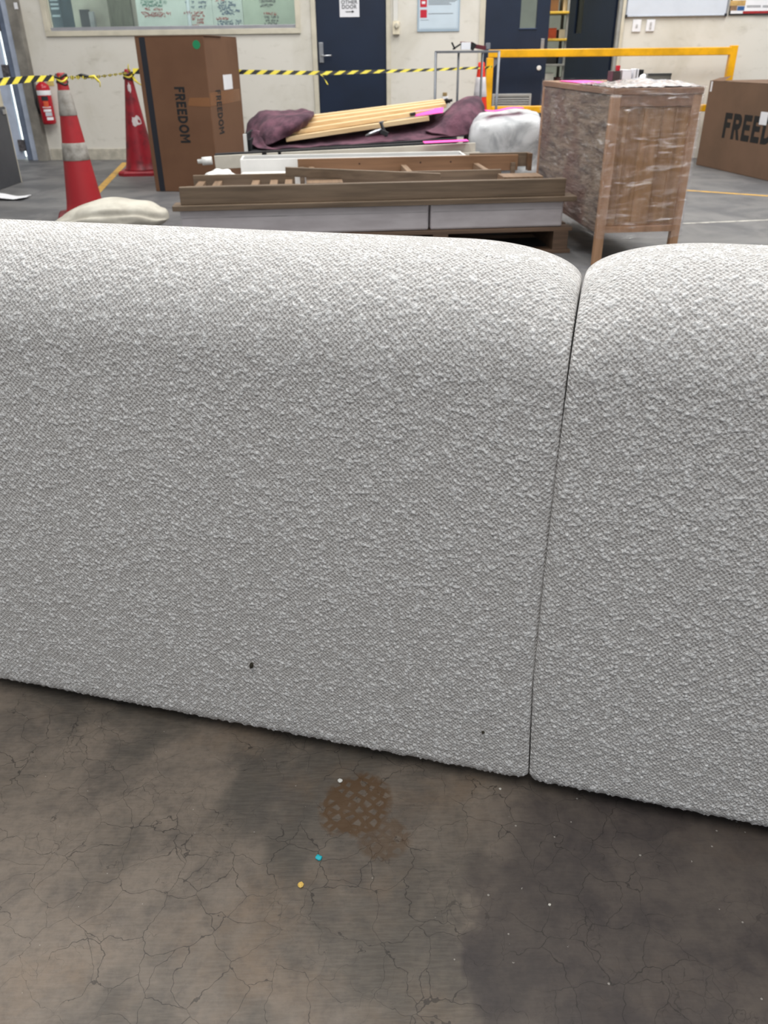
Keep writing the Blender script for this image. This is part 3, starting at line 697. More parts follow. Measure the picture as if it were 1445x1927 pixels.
for (x, y, s, lab) in [(473, 1252, (.007, .005, .014), 'larger dark brown fleck stuck low on the left sofa module'), (909, 1378, (.005, .004, .006), 'tiny dark brown fleck near the seam foot of the sofa')]:
    p = hit(x, y, SP+nS*.0135, nS)
    bm = bmesh.new(); bmesh.ops.create_icosphere(bm, subdivisions=2, radius=.5)
    for v in bm.verts: v.co = Vector((v.co.x*s[0], v.co.y*s[1], v.co.z*s[2]))*(1+.35*mnoise.noise(v.co*5))
    o = bmobj('lint_fleck', bm, [FLECK], loc=p, rot=(0, .25, -SA)); tag(o, lab, 'fleck')
# debris on the floor
def crumb(x, y, r, rgb, nm, lab):
    p = fl(x, y); bm = bmesh.new(); bmesh.ops.create_icosphere(bm, subdivisions=2, radius=r)
    for v in bm.verts: v.co = Vector((v.co.x, v.co.y, v.co.z*.6))*(1+.4*mnoise.noise(v.co/r*1.2+Vector((x, 0, 0))))
    tag(bmobj('debris_scrap', bm, [mat(nm, rgb, .5)], loc=(p.x, p.y, r*.5)), lab, 'debris', 'scraps on the concrete floor')
crumb(600, 1616, .0052, (40, 190, 205), 'teal_scrap', 'teal plastic scrap on the concrete floor')
crumb(566, 1667, .0046, (248, 205, 110), 'yellow_scrap', 'yellow scrap on the concrete floor just below the teal one')
crumb(640, 1471, .0042, (225, 225, 220), 'white_scrap', 'white scrap on the floor above the brown mesh stain')
crumb(1034, 1763-60, .002, (220, 215, 205), 'pale_scrap', 'tiny pale crumb on the floor at the edge of the dark patch')
crumb(941, 1485, .002, (200, 195, 190), 'pale_scrap', 'tiny pale crumb on the floor in the shade near the seam')

# painted floor lines
LY = mat('worn_yellow_line', (205, 160, 72), .6, rgb2=(150, 128, 96), vscale=12, lo=.45, hi=.75); LW = mat('worn_white_line', (190, 186, 178), .6, rgb2=(130, 128, 124), vscale=14)
def fline(A, B, w, m, lab):
    A = Vector(A); B = Vector(B); d = (B-A); L = d.length
    o = box('floor_line', (0, -w/2, 0.0002), (L, w/2, .0016), m, bevel=0, loc=(A.x, A.y, 0), rot=(0, 0, math.atan2(d.y, d.x))); tag(o, lab, 'floor marking')
fline(fl(165, 380), fl(236, 306), .07, LY, 'worn yellow painted line running between the two dark red cones')
fline(fl(1285, 358), fl(1520, 374), .05, LY, 'yellow painted line on the floor in front of the right carton')
fline(fl(1285, 421), fl(1520, 411), .035, LW, 'white painted line on the floor right of the wrapped cabinet')

# ------------------------------------------------------------------ cones
def cone(name, lab, P, h, rb, bands, bodym, bandm, basem, foot=.19, rt=.028, rz=0., patches=()):
    t = thing(name, lab, 'traffic cone', (P[0], P[1], 0), rz)
    bm = bmesh.new(); n = 8
    def ring(r, z, cut=.32): 
        return [bm.verts.new((r*x, r*y, z)) for x, y in ((1, -1+cut*1), (1, 1-cut), (1-cut, 1), (-1+cut, 1), (-1, 1-cut), (-1, -1+cut), (-1+cut, -1), (1-cut, -1))]
    rs = [ring(foot, .0), ring(foot, .028), ring(foot*.93, .042)]
    for a, b in zip(rs, rs[1:]):
        for k in range(8): bm.faces.new((a[k], a[(k+1) % 8], b[(k+1) % 8], b[k]))
    bm.faces.new(rs[0]); bm.faces.new(rs[-1]); bmesh.ops.recalc_face_normals(bm, faces=bm.faces[:])
    bmobj('base', bm, [basem], t)
    R = lambda z: rb+(rt-rb)*(z-.04)/(h-.04)
    cb = lathe('cone_body', [(rb*1.12, .042), (rb*1.02, .055), (R(.12), .12)]+[(R(z), z) for z in np.linspace(.2, h-.01, 12)]+[(rt*.85, h)], bodym, t, 32)
    for z1, z2 in bands:
        lathe('reflective_band', [(R(z1)+.0015, z1)]+[(R(z)+.003, z) for z in np.linspace(z1+.002, z2-.002, 4)]+[(R(z2)+.0015, z2)], bandm, cb, 32, caps=False)
    for (ang, z, w, hh_, m_) in patches:
        V = [(0, 0, 0)]; N_ = 14; r_ = random.Random(int(z*1000)); pts = []
        for i in range(N_):
            a = 2*math.pi*i/N_; k = r_.uniform(.6, 1.1); aa = math.radians(ang)+math.cos(a)*w*k/R(z); zz = z+math.sin(a)*hh_*k
            pts.append((math.cos(aa)*(R(zz)+.002), math.sin(aa)*(R(zz)+.002), zz))
        cc = (math.cos(math.radians(ang))*(R(z)+.0045), math.sin(math.radians(ang))*(R(z)+.0045), z)
        pydata('scuff_mark', [cc]+pts, [(0, 1+i, 1+(i+1) % N_) for i in range(N_)], [m_], cb)
    return t
def zat(x, y, Y): return aty(x, y, Y).z
C1 = (-2.2, 6.3); C2 = (-2.44, 8.85)
cone('traffic_cone', 'tall faded red cone with two grey bands in front of the extinguisher', C1, zat(105, 137, 6.3), .135, [(zat(115, 218, 6.25), zat(108, 170, 6.25)), (zat(124, 303, 6.22), zat(120, 270, 6.22))], RED, GREYB, mat('dark_red_base', (110, 22, 34), .5), foot=.2, rz=.3)
cone('traffic_cone', 'dark red scuffed cone with no bands, half behind the tall carton', C2, zat(243, 130, 8.85), .155, [], DRED, GREYB, mat('crimson_base', (150, 18, 36), .5), foot=.21, rz=.05,
     patches=[(-72, zat(258, 228, 8.75), .055, .05, mat('white_scuff', (200, 190, 190), .6)), (-85, zat(248, 165, 8.75), .016, .05, MATS['white_scuff'])])
P3 = aty(906, 117, 8.7)
cone('traffic_cone', 'bright orange red cone with white band beside the yellow rail', (P3.x, 8.7), P3.z, .13, [(zat(904, 182, 8.7), zat(904, 145, 8.7))], ORED, WBAND, ORED, foot=.17, rt=.03)

# ------------------------------------------------------------------ barrier tape
def ribbon(name, lab, pts, w0, w1, period=.095, twist=None, drop=0):
    pts = [Vector(p) for p in pts]; L = sum((b-a).length for a, b in zip(pts, pts[1:]))
    V, Fc, mi = [], [], []; half = period/2; n = max(2, int(L/half)); slant = half*.9
    def at(s):
        s = max(0, min(L, s)); acc = 0
        for a, b in zip(pts, pts[1:]):
            l = (b-a).length
            if s <= acc+l+1e-9: return a+(b-a)*((s-acc)/l)
            acc += l
        return pts[-1]
    for k in range(n+2):
        for q in range(2):
            s1_, s2_ = k*half+q*half/2-slant, k*half+(q+1)*half/2-slant
            quad = []
            for s, top in ((s1_, 0), (s2_, 0), (s2_+slant, 1), (s1_+slant, 1)):
                s = max(0, min(L, s)); w = w0+(w1-w0)*s/L; p = at(s)
                ph = twist*s if twist else .25
                off = Vector((0, math.sin(ph)*w/2, math.cos(ph)*w/2))*(1 if top else -1)
                quad.append(p+off)
            if (quad[0]-quad[2]).length < .002: continue
            i = len(V); V += quad; Fc.append((i, i+1, i+2, i+3)); mi.append(k % 2)
    o = pydata(name, V, Fc, [TAPEY, TAPEB], midx=mi)
    md = o.modifiers.new('solid', 'SOLIDIFY'); md.thickness = .0008
    tag(o, lab, 'barrier tape'); return o
t1 = aty(102, 147, 6.26)
ribbon('barrier_tape', 'striped tape from the left edge to the first red cone', [aty(-70, 160, 5.9), aty(0, 154, 6.0), aty(60, 148.5, 6.15), t1], .052, .035, .085)
ribbon('barrier_tape', 'thin twisted striped tape between the two dark red cones', [aty(112, 147, 6.26), aty(150, 146, 7.0), aty(175, 146, 7.4), aty(239, 137.5, 8.8)], .03, .02, .07, twist=14)
tp = [aty(250, 134, 8.8), aty(453, 135.5, 8.75), aty(620, 137.5, 8.7), aty(730, 134, 8.65), aty(820, 131, 8.65), aty(903, 127.5, 8.67)]
ribbon('barrier_tape', 'long striped tape running behind the pile to the small cone', tp, .05, .02, .125)
ribbon('barrier_tape', 'short dark tail of tape tied to the yellow post', [aty(909, 129, 8.68), aty(926, 125, 8.9)], .02, .02, .2)
ribbon('tape_scrap', 'loose strand of striped tape hanging in front of the navy door', [aty(603, 140, 8.68), aty(611, 148, 8.67), aty(618, 162, 8.67)], .012, .02, .09)
def knot(lab, P, r, pts):
    t = thing('tape_knot', lab, 'barrier tape', P)
    for i in range(3):
        bm = bmesh.new(); ps = [Vector((r*math.cos(a), r*math.sin(a), .012*math.sin(2*a+i)+.02*(i-1))) for a in np.linspace(0, 2*math.pi, 17)]
        add_tube(bm, ps, .008, 6); bmobj('tape_loop', bm, [TAPEY if i % 2 else TAPEB], t)
    for p in pts:
        tube('loose_end', [Vector((r, 0, 0))*.9, Vector(p)*.6, p], [.010, .008, .004], rnd.choice([TAPEY, TAPEB]), t, 5)
knot('tape knotted round the top of the tall banded cone', (C1[0], C1[1], zat(105, 150, 6.3)), .034, [(-.06, -.05, .03)])
knot('tape knotted round the top of the scuffed dark cone', (C2[0], C2[1], zat(243, 143, 8.85)), .045, [(.1, -.05, -.06), (.12, -.04, .04), (.04, -.08, .1), (.14, -.03, -.09)])
q = aty(158, 145, 7.15); t = thing('tape_knot', 'tangle of twisted tape hanging midway between the dark red cones', 'barrier tape', q)
tube('tape_loop', [(-.06, 0, 0), (-.02, .01, .015), (.04, 0, .0)], .012, TAPEB, t, 6); tube('tape_loop', [(.03, 0, 0), (.08, 0, .005), (.11, 0, -.035)], [.01, .012, .006], TAPEY, t, 6); tube('loose_end', [(.1, 0, -.01), (.118, 0, -.035), (.115, 0, -.07)], .004, TAPEY, t, 5)

# ------------------------------------------------------------------ tall FREEDOM carton
B0 = Vector((-2.0, 7.6, 0)); B1 = Vector((-1.42, 7.53, 0)); bx = (B1-B0).normalized(); by = Vector((-bx.y, bx.x, 0)); BW = (B1-B0).length; BD = .98; BH = 1.185
brz = math.atan2(bx.y, bx.x)
t = thing('tall_carton', 'tall brown carton standing on end with vertical black stripe', 'carton', B0, brz)
bm = bmesh.new(); add_box(bm, (BW/2, BD/2, BH/2), (BW, BD, BH), bevel=.006)
CB1 = bmobj('carton_body', bm, [CARD1], t)
box('top_flap', (.0, -.002, BH+.0005), (BW+.01, BD*.5-.003, BH+.006), CARD1, t, .001); box('top_flap', (.0, BD*.5+.003, BH+.0005), (BW, BD, BH+.006), CARD1, t, .001)
def bface(x, y): p = hit(x, y, B0, by); d = p-B0; return d.dot(bx), d.z
def bside(x, y): p = hit(x, y, B1, bx); d = p-B1; return d.dot(by), d.z
xa = bface(262, 80)[0]; xb = bface(273, 80)[0]
box('printed_stripe', (xa, -.0012, .004), (xb, -.0002, BH-.004), mat('navy_black_print', (24, 28, 38), .7, var=.03), t, 0)
q, z = bface(369.5, 84); bm = bmesh.new(); bmesh.ops.create_circle(bm, cap_ends=True, segments=24, radius=.032, matrix=Matrix.Translation((q, -.0015, z)) @ Matrix.Rotation(math.pi/2, 4, 'X'))
bmobj('green_dot', bm, [mat('green_sticker', (20, 130, 84), .6, var=.03)], t)
q, z = bface(343.5, 217); za = bface(335, 165)[1]; zb = bface(350, 270)[1]
block_word('lettering', 'FREEDOM', .088, INK, Vector((q, -.0012, z)), (0, 0, -1), (1, 0, 0), CB1, (za-zb)/(.088*6.2))
q2, z2 = bside(414, 211)
block_word('lettering', 'FREEDOM', .15, INK, Vector((BW+.0012, q2, z2)), (0, 0, -1), (0, 1, 0), CB1, (za-zb)*.80/(.15*6.2))
qa, zA = bside(419, 141); qb, zB = bside(438, 167)
box('shipping_label', (BW+.0003, qa, zB), (BW+.0016, qb, zA), PAPER, t, 0)
TAPEM = mat('packing_tape', (134, 92, 60), .25, var=.04)
qa, zA = bside(391, 178); qb, zB = bside(452, 188)
box('packing_tape', (BW+.0002, .01, zB-.008), (BW+.001, qb, zA+.01), TAPEM, t, 0)
xa, zA = bface(352, 184); pydata('packing_tape', [(xa, -.0009, zA-.06), (BW, -.0009, zB-.01), (BW, -.0009, zB+.06), (xa+.02, -.0009, zA+.0)], [(0, 1, 2, 3)], [TAPEM], t)

# ------------------------------------------------------------------ right FREEDOM carton
K0 = fl(1309, 310); K1 = fl(1445, 341); kd = (K1-K0).normalized(); kn = Vector((-kd.y, kd.x, 0))   # kn points away to the right
if kn.x < 0: kn = -kn
KL = 2.3; KW = .8; KH = zat(1325, 153, K0.y)
krz = math.atan2(kn.y, kn.x)   # local x = to the right, local y = away
t = thing('long_carton', 'long grey brown carton with big black lettering at the right edge', 'carton', K0+kd*KL, krz)
# local y should run from near end (0) to the far end (KL)
bm = bmesh.new(); add_box(bm, (KW/2, KL/2, KH/2), (KW, KL, KH), bevel=.006); CB2 = bmobj('carton_body', bm, [CARD2], t)
box('top_flap', (.0, .0, KH+.0005), (KW*.49, KL, KH+.007), CARD2, t, .001); box('top_flap', (KW*.51, 0, KH+.0005), (KW, KL, KH+.007), CARD2, t, .001)
pydata('torn_flap', [(0, KL-.02, KH+.006), (.01, KL-.24, KH+.008), (.11, KL-.2, KH+.05), (.08, KL-.03, KH+.03)], [(0, 1, 2, 3)], [CARD2], t)
def kface(x, y): p = hit(x, y, K0, kn)-(K0+kd*KL); return -p.dot(kd), p.z
y1, zf1 = kface(1367, 208); y1b, zf2 = kface(1367, 260); ye = kface(1445, 240)[0]
fh = (zf1-zf2)
yw = (y1-ye)/4.55*7.6
block_word('lettering', 'FREEDOM', fh*.94, INK, Vector((-.0015, y1-.0, (zf1+zf2)/2-.01)), (0, -1, 0), (0, 0, 1), CB2, (y1-kface(1436, 240)[0])/(fh*.94*3.2), .235, 'LEFT')
qa, zA = kface(1433, 210); qb, zB = kface(1442, 236); box('shipping_label', (-.004, qb, zB), (-.0028, qa, zA), PAPER, t, 0)
box('packing_tape', (-.001, KL-.06, KH-.09), (-.0003, KL-.03, KH), PAPER, t, 0)

# ------------------------------------------------------------------ grey cabinet at the left edge
G0 = fl(36, 343); G0.x += .025
t = thing('grey_cabinet', 'dark grey floor cabinet with beige box on it at the left edge', 'cabinet', (G0.x, G0.y, 0), 0)
gt = zat(13, 204, G0.y-.3)
box('body', (-.5, -1.1, 0), (0, 0, gt), mat('dark_grey_laminate', (70, 72, 78), .5, var=.06), t, .004)
box('front_edge', (-.5, 0.0005, 0), (0, .012, gt), CREAM, t, .002)
box('hinge', (-.01, -.10, gt-.06), (.012, -.03, gt-.02), STEEL, t)
t = thing('beige_case', 'beige boxy case on top of the dark grey cabinet', 'case', (G0.x, G0.y-.12, gt+.0005), 0)
box('case_body', (-.4, -.8, 0), (.0, .1, zat(6, 145, G0.y-.2)-gt), mat('beige_case_paint', (196, 188, 168), .5), t, .006); box('case_latch', (.0005, -.1, .0), (.012, -.03, .04), DARK, t)

# paper on floor
q = fl(18, 374); patch('floor_paper', [[q+Vector((x, y, z)) for x, z in ((-.3, .01), (-.1, .035), (.05, .012), (.16, .02))] for y in (-.12, 0.0, .08)], PAPER, None, 4, .002, .008, 9)
tag(bpy.data.objects['floor_paper'], 'crumpled white paper sheet on the floor at the left edge', 'paper')
# rolled canvas sack
bm = bmesh.new(); bmesh.ops.create_icosphere(bm, subdivisions=5, radius=1)
for v in bm.verts:
    c = v.co.copy(); x = c.x; s = (abs(c.x)**1.0)
    sq = lambda a, p: math.copysign(abs(a)**p, a)
    z = sq(c.z, .8)*.105+.105; y = sq(c.y, .85)*.20
    taper = 1-.65*max(0, -c.x)**1.5-.12*max(0, c.x)**2
    z2 = .004+(z-.004)*taper
    fold = .016*math.exp(-((c.z-.35+.35*c.x*c.x)/.13)**2)*(c.y < .3)
    n_ = .014*mnoise.noise(Vector((c.x*2.2, c.y*2, c.z*3)))
    v.co = Vector((sq(c.x, .9)*.40, y*(1+n_*5)+fold*.8, max(.0, z2+n_-fold)))
bmobj('canvas_sack', bm, [SACKM], smooth=True, loc=(-1.86, 5.75, 0), rot=(0, 0, .12)); tag(bpy.data.objects['canvas_sack'], 'dusty off white rolled canvas sack lying behind the sofa', 'sack')

# ------------------------------------------------------------------ the pile
PA = math.radians(4.9); PO = Vector((-1.13, 4.72, 0)); px_ = Vector((math.cos(PA), math.sin(PA), 0)); py_ = Vector((-px_.y, px_.x, 0))
def pw(x, y, z): return PO+px_*x+py_*y+Vector((0, 0, z))
t = thing('wooden_pallet', 'weathered wooden pallet under the white boxes and bed rail', 'pallet', PO, PA)
for i in range(8): box('deck_board', (-.02, .0+i*.137, .128), (2.27, .10+i*.137, .15), PALLET, t)
for xx in (0, .72, 1.45, 2.17): box('stringer', (xx-.01, .0, .022), (xx+.08, 1.06, .128), PALLET, t)
for yy in (0, .48, .96): box('bottom_board', (-.02, yy, 0), (2.27, yy+.1, .022), PALLET, t)
FOAM = mat('white_wrapped_board', (205, 198, 200), .4, rgb2=(186, 178, 180), vscale=3, stretch=(1, 4, 4), bump=.2, bscale=12)
for x1, x2, lab in ((.0, 1.415, 'long off white wrapped flat box under the bed rail, left'), (1.425, 2.21, 'shorter off white wrapped flat box under the bed rail, right')):
    t = thing('flat_box', lab, 'box', pw(x1, .015, .151), PA, 'white boxes on the pallet')
    box('box_body', (0, 0, 0), (x2-x1, .98, .145), FOAM, t, .012)
    box('wrap_seam', (.01, -.0012, .098), (x2-x1-.01, -.0003, .103), mat('wrap_seam_shade', (176, 170, 172), .5), t, 0)
t = thing('bed_side_rail', 'long grey brown timber bed rail lying across the front of the pile', 'bed rail', pw(-.03, -.035, .2965), PA)
box('ledge', (0, 0, 0), (2.30, .14, .028), OAK, t, .003); box('rail_board', (.045, .03, .028), (2.235, .062, .122), OAK, t, .004)
box('end_bracket', (2.215, .064, .028), (2.235, .13, .10), OAK, t, .003)
# slat crate left
t = thing('slat_crate', 'small slatted timber frame at the left end of the pile', 'slatted frame', pw(.03, .18, .297), PA)
box('long_rail', (0, .36, .05), (.62, .385, .115), OAK, t); box('long_rail', (0, 0, .0), (.62, .02, .1), OAK, t); box('leg_block', (0, .36, 0), (.03, .385, .05), OAK, t); box('leg_block', (.59, .36, 0), (.62, .385, .05), OAK, t)
for xx in (.03, .13, .36, .47, .56): box('cross_slat', (xx, .02, .06), (xx+.045, .36, .082), OAKy, t)
# ladder frame
t = thing('ladder_frame', 'long timber ladder-like bed frame in the middle of the pile', 'bed frame', pw(.62, .42, .297), PA)
box('back_rail', (.05, .40, .07), (1.50, .425, .165), wood('warm_brown_timber', (132, 98, 70), (104, 76, 52)), t, .002); box('front_rail', (.10, 0, .0), (1.30, .022, .125), OAK, t)
for xx in (.12, .72, 1.2): box('cross_slat', (xx, .022, .07), (xx+.035, .40, .12), OAKy, t)
box('end_board', (1.18, .426, .09), (1.58, .45, .175), OAK, t); box('end_block', (1.56, .36, .07), (1.585, .425, .175), wood('dark_end_timber', (104, 76, 52), (80, 58, 40)), t)
for xx in (.06, 1.45): box('leg_block', (xx, .38, 0), (xx+.03, .399, .12), OAK, t)
for i in range(5):
    q = bpy.data.objects.new('screw_hole', None)
    bpy.data.objects.remove(q)
HOLE = mat('screw_hole_dark', (50, 32, 20), .8)
for xx in (.45, .85, 1.05): 
    bm = bmesh.new(); bmesh.ops.create_circle(bm, cap_ends=True, segments=10, radius=.006, matrix=Matrix.Translation((xx, .3995, .13)) @ Matrix.Rotation(math.pi/2, 4, 'X')); bmobj('screw_hole', bm, [HOLE], t)
A = aty(537, 323, 5.02); B = aty(828, 334.5, 5.16)
beam('loose_plank', A, B, .03, .05, OAK); tag(bpy.data.objects['loose_plank'], 'loose timber plank lying diagonally across the middle of the pile', 'plank')
for x1, x2, y1, lab in ((.72, .93, .12, 'short timber offcut behind the rail left of the pile middle'), (1.88, 2.12, .18, 'short timber offcut at the right end behind the rail'), (.95, 1.5, .045, 'thin timber batten lying just behind the rail board')):
    h_ = .112 if x1 != .95 else .095
    tag(box('timber_offcut', (0, 0, 0), (x2-x1, .16 if x1 != .95 else .03, h_), OAKy if x1 != .95 else OAK, loc=pw(x1, y1, .297), rot=(0, 0, PA)), lab, 'timber')
tag(box('white_sheet', (0, 0, 0), (.34, .2, .10), WHITE, loc=pw(.30, .60, .297), rot=(0, 0, PA), bevel=.02), 'white folded foam sheet between slatted frame and white tray', 'foam')
bm = bmesh.new(); bmesh.ops.create_icosphere(bm, subdivisions=4, radius=1)
for v in bm.verts: v.co = Vector((v.co.x*.10, v.co.y*.07, v.co.z*.055))*(1+.2*mnoise.noise(v.co*2))+Vector((0, 0, .065))
tag(bmobj('plastic_bag', bm, [WHITE], smooth=True, loc=pw(.17, .80, .297)), 'small white plastic bag at the left end of the pile', 'bag')
# white tray (open drawer)
t = thing('white_tray', 'long open white drawer tray with dark inside', 'drawer', pw(.30, .87, .297), PA)
box('front_panel', (0, 0, 0), (1.48, .014, .165), WHITE, t); box('back_panel', (0, .20, 0), (1.48, .214, .168), WHITE, t); box('side_panel', (0, .014, 0), (.014, .2, .165), WHITE, t); box('side_panel', (1.466, .014, 0), (1.48, .2, .165), WHITE, t)
box('tray_bottom', (.014, .014, 0.0), (1.466, .2, .12), mat('charcoal_inside', (58, 60, 62), .7), t)
# hidden carrier + white panel
tag(box('flat_carton', (-.86, 5.99, 0), (.56, 6.16, .355), CARD2), 'low brown carton under the long white panel behind the pallet', 'carton')
Lp = aty(401, 300, 5.94); Rp = aty(895, 272, 6.14)
t = thing('white_plank', 'long off white panel with a dark edge lying across the pile', 'panel', (0, 0, 0))
Lc = Vector((Lp.x, 6.00, .405)); Rc = Vector((Rp.x, 6.16, .455))
beam('board', Lc, Rc, .02, .085, WHITEB, t); up = Vector((0, 0, .043))
beam('dark_top_edge', Lc+Vector((0, .03, .048)), Rc+Vector((-.12, .03, .048)), .045, .012, DARK, t); beam('lower_board', Lc+Vector((1.0, -.022, -.005)), Rc+Vector((.03, -.022, -.04)), .015, .05, WHITEB, t)
beam('black_clip', Lc+Vector((.33, 0.0, .055)), Lc+Vector((.36, 0.0, .058)), .03, .025, INK, t); beam('black_clip', Lc+Vector((.44, 0.0, .058)), Lc+Vector((.46, 0, .06)), .03, .025, INK, t)
a = aty(372, 304, 5.98); b = aty(399, 302, 5.99); tube('end_peg', [a, a+(b-a)*.3, a+(b-a)*.31, b], [.014, .014, .026, .026], WHITE, t, 12)
tag(beam('pink_tag', aty(797, 268, 6.06), aty(880, 264, 6.12), .055, .004, PINK, None, up=Vector((0, -.12, .9))), 'pink card tag lying on the right end of the white panel', 'tag')
# black base box
t = thing('black_bed_base', 'black fabric bed base with white edge carrying the blanket', 'bed base')
zL, zR = .445, .515; X1, X2, Y1, Y2 = -.93, .55, 6.28, 6.95
pydata('body', [(X1, Y1, 0), (X2, Y1, 0), (X2, Y2, 0), (X1, Y2, 0), (X1, Y1, zL), (X2, Y1, zR), (X2, Y2, zR+.02), (X1, Y2, zL+.02)], [(0, 3, 2, 1), (4, 5, 6, 7), (0, 1, 5, 4), (1, 2, 6, 5), (2, 3, 7, 6), (3, 0, 4, 7)], [BLACK], t)
box('side_panel', (X1-.04, Y1, 0), (X1-.022, Y2, .56), BLACK, t); box('white_edge', (X1-.045, Y1-.012, 0), (X1-.02, Y1-.001, .56), WHITE, t); box('inner_panel', (X1-.0215, Y1+.03, 0), (X1-.0005, Y2, .52), BLACK, t)
# blanket
def net(rows): return [[aty(*p) for p in r] for r in rows]
t = thing('moving_blanket', 'mottled purple felt moving blanket draped over the black bed base', 'blanket')
patch('left_fold', net([[(466, 262, 7.0), (470, 262, 7.1), (500, 252, 7.1), (540, 250, 7.1), (575, 240, 7.0), (592, 216, 6.9)],
                        [(465, 250, 6.8), (472, 226, 6.9), (500, 208, 6.9), (538, 214, 6.9), (572, 208, 6.85), (589, 209, 6.75)],
                        [(470, 256, 6.6), (484, 236, 6.6), (508, 226, 6.5), (540, 224, 6.5), (572, 218, 6.5), (591, 213, 6.6)],
                        [(482, 268, 6.5), (494, 252, 6.4), (512, 246, 6.35), (538, 240, 6.35), (566, 230, 6.4), (590, 219, 6.55)],
                        [(494, 278, 6.4), (502, 274, 6.33), (514, 270, 6.3), (534, 258, 6.35), (560, 244, 6.42), (586, 226, 6.55)]]), PURPLE, t, 8, .008, .022, 7, 3)
patch('left_fold', net([[(470, 250, 6.55), (480, 245, 6.5), (492, 250, 6.45), (500, 262, 6.4)], [(472, 262, 6.45), (485, 268, 6.4), (496, 272, 6.33), (504, 276, 6.3)], [(474, 272, 6.4), (492, 280, 6.3), (508, 282, 6.27), (530, 280, 6.27)]]), PURPLE, t, 7, .006, .012, 9, 5)
patch('flat_cover', net([[(500, 258, 6.75), (580, 246, 6.8), (680, 236, 6.8), (780, 222, 6.8), (850, 208, 6.8)], [(500, 272, 6.45), (580, 264, 6.5), (680, 256, 6.5), (780, 246, 6.5), (850, 236, 6.5)], [(500, 281, 6.3), (580, 277, 6.31), (680, 271, 6.32), (780, 264, 6.33), (852, 256, 6.33)]]), PURPLE, t, 8, .006, .010, 8, 8)
patch('right_fold', net([[(832, 232, 6.9), (850, 216, 7.0), (876, 205, 7.0), (900, 205, 7.0), (908, 215, 6.95)],
                         [(828, 222, 6.75), (848, 200, 6.8), (872, 186, 6.8), (900, 181, 6.8), (909, 200, 6.8)],
                         [(818, 232, 6.6), (840, 216, 6.55), (868, 204, 6.5), (898, 200, 6.55), (911, 212, 6.7)],
                         [(806, 243, 6.5), (830, 236, 6.42), (864, 228, 6.38), (896, 222, 6.45), (912, 222, 6.6)],
                         [(800, 247, 6.42), (824, 251, 6.34), (860, 256, 6.33), (888, 250, 6.4), (906, 236, 6.55)]]), PURPLE, t, 8, .008, .02, 7, 13)
# pine boards
rows = [((538, 262, 6.40), (806, 222, 6.50), .08, .032), ((545, 250, 6.47), (832, 206, 6.58), .085, .03), ((560, 238, 6.55), (838, 198, 6.66), .09, .03), ((572, 228, 6.64), (836, 193.5, 6.74), .09, .03), ((590, 220, 6.73), (834, 190, 6.83), .085, .028)]
for i, (a, b, w_, h_) in enumerate(rows):
    A = aty(*a); B = aty(*b)
    o = beam('pine_board', A, B, w_, h_, PINE, None, .003)
    tag(o, 'pale pine board in the stepped bundle on the blanket, ' + ['nearest of five', 'second from the front', 'middle one of five', 'second from the back', 'furthest of five'][i], 'board', 'pine boards on the blanket')
tag(beam('pink_tag', aty(781, 214, 6.53), aty(834, 207, 6.5), .075, .004, PINK, None, up=Vector((0, -.38, .8))), 'pink card tag lying on the pine boards', 'tag')
tag(beam('steel_clip', aty(772, 215.5, 6.5), aty(781, 213.5, 6.51), .03, .02, DARK, None), 'dark clip beside the pink tag on the pine boards', 'clip')
q = aty(840, 192, 6.83); t = thing('spring_clamp', 'small black clamp at the far right end of the pine boards', 'clamp', q)
tube('jaw', [(-.03, 0, 0), (0, 0, .015), (.03, 0, .0)], .012, INK, t, 8); tube('jaw', [(-.01, 0, -.01), (.02, 0, .01), (.045, 0, .012)], .010, INK, t, 8)
# bar clamp / bracket
t = thing('steel_clamp', 'silver handled clamp resting against the front pine board', 'clamp')
tube('handle', [aty(688, 256, 6.27), aty(700, 250.5, 6.28), aty(717, 244, 6.3)], [.008, .012, .012], STEEL, t, 10)
tube('clamp_bar', [aty(716, 229, 6.33), aty(720, 240, 6.33), aty(727, 256, 6.3)], .012, DARK, t, 8); beam('clamp_jaw', aty(713, 231, 6.33), aty(722, 229, 6.33), .02, .012, GSTEEL, t)
beam('clamp_jaw', aty(716, 247, 6.3), aty(730, 253, 6.3), .03, .03, DARK, t)
# ------------------------------------------------------------------ plastic wrapped bundle
def film_mat():
    m = bpy.data.materials.new('milky_plastic_film'); m.use_nodes = True; t = NT(m); b = t.n['Principled BSDF']
    tc = t.new('ShaderNodeTexCoord').outputs['Object']; n = t.noise(tc, 4, 5, .6, 1.2)
    t.link(t.mix(t.ramp(n, .4, .65), lin((190, 192, 194)), lin((146, 149, 152))), b.inputs['Base Color']); b.inputs['Roughness'].default_value = .42
    bn = t.new('ShaderNodeBump'); bn.inputs['Strength'].default_value = .7; bn.inputs['Distance'].default_value = .012
    mn = t.new('ShaderNodeTexNoise'); mn.noise_type = 'RIDGED_MULTIFRACTAL'; mn.inputs['Scale'].default_value = 3; t.link(t.mapping(tc, (1, 1, .6), rot=(.3, .4, .2)), mn.inputs['Vector'])
    t.link(mn.outputs[0], bn.inputs['Height']); t.link(bn.outputs[0], b.inputs['Normal']); return m
FILM = film_mat()
bm = bmesh.new(); bmesh.ops.create_cube(bm, size=2); bmesh.ops.subdivide_edges(bm, edges=bm.edges[:], cuts=20, use_grid_fill=True)
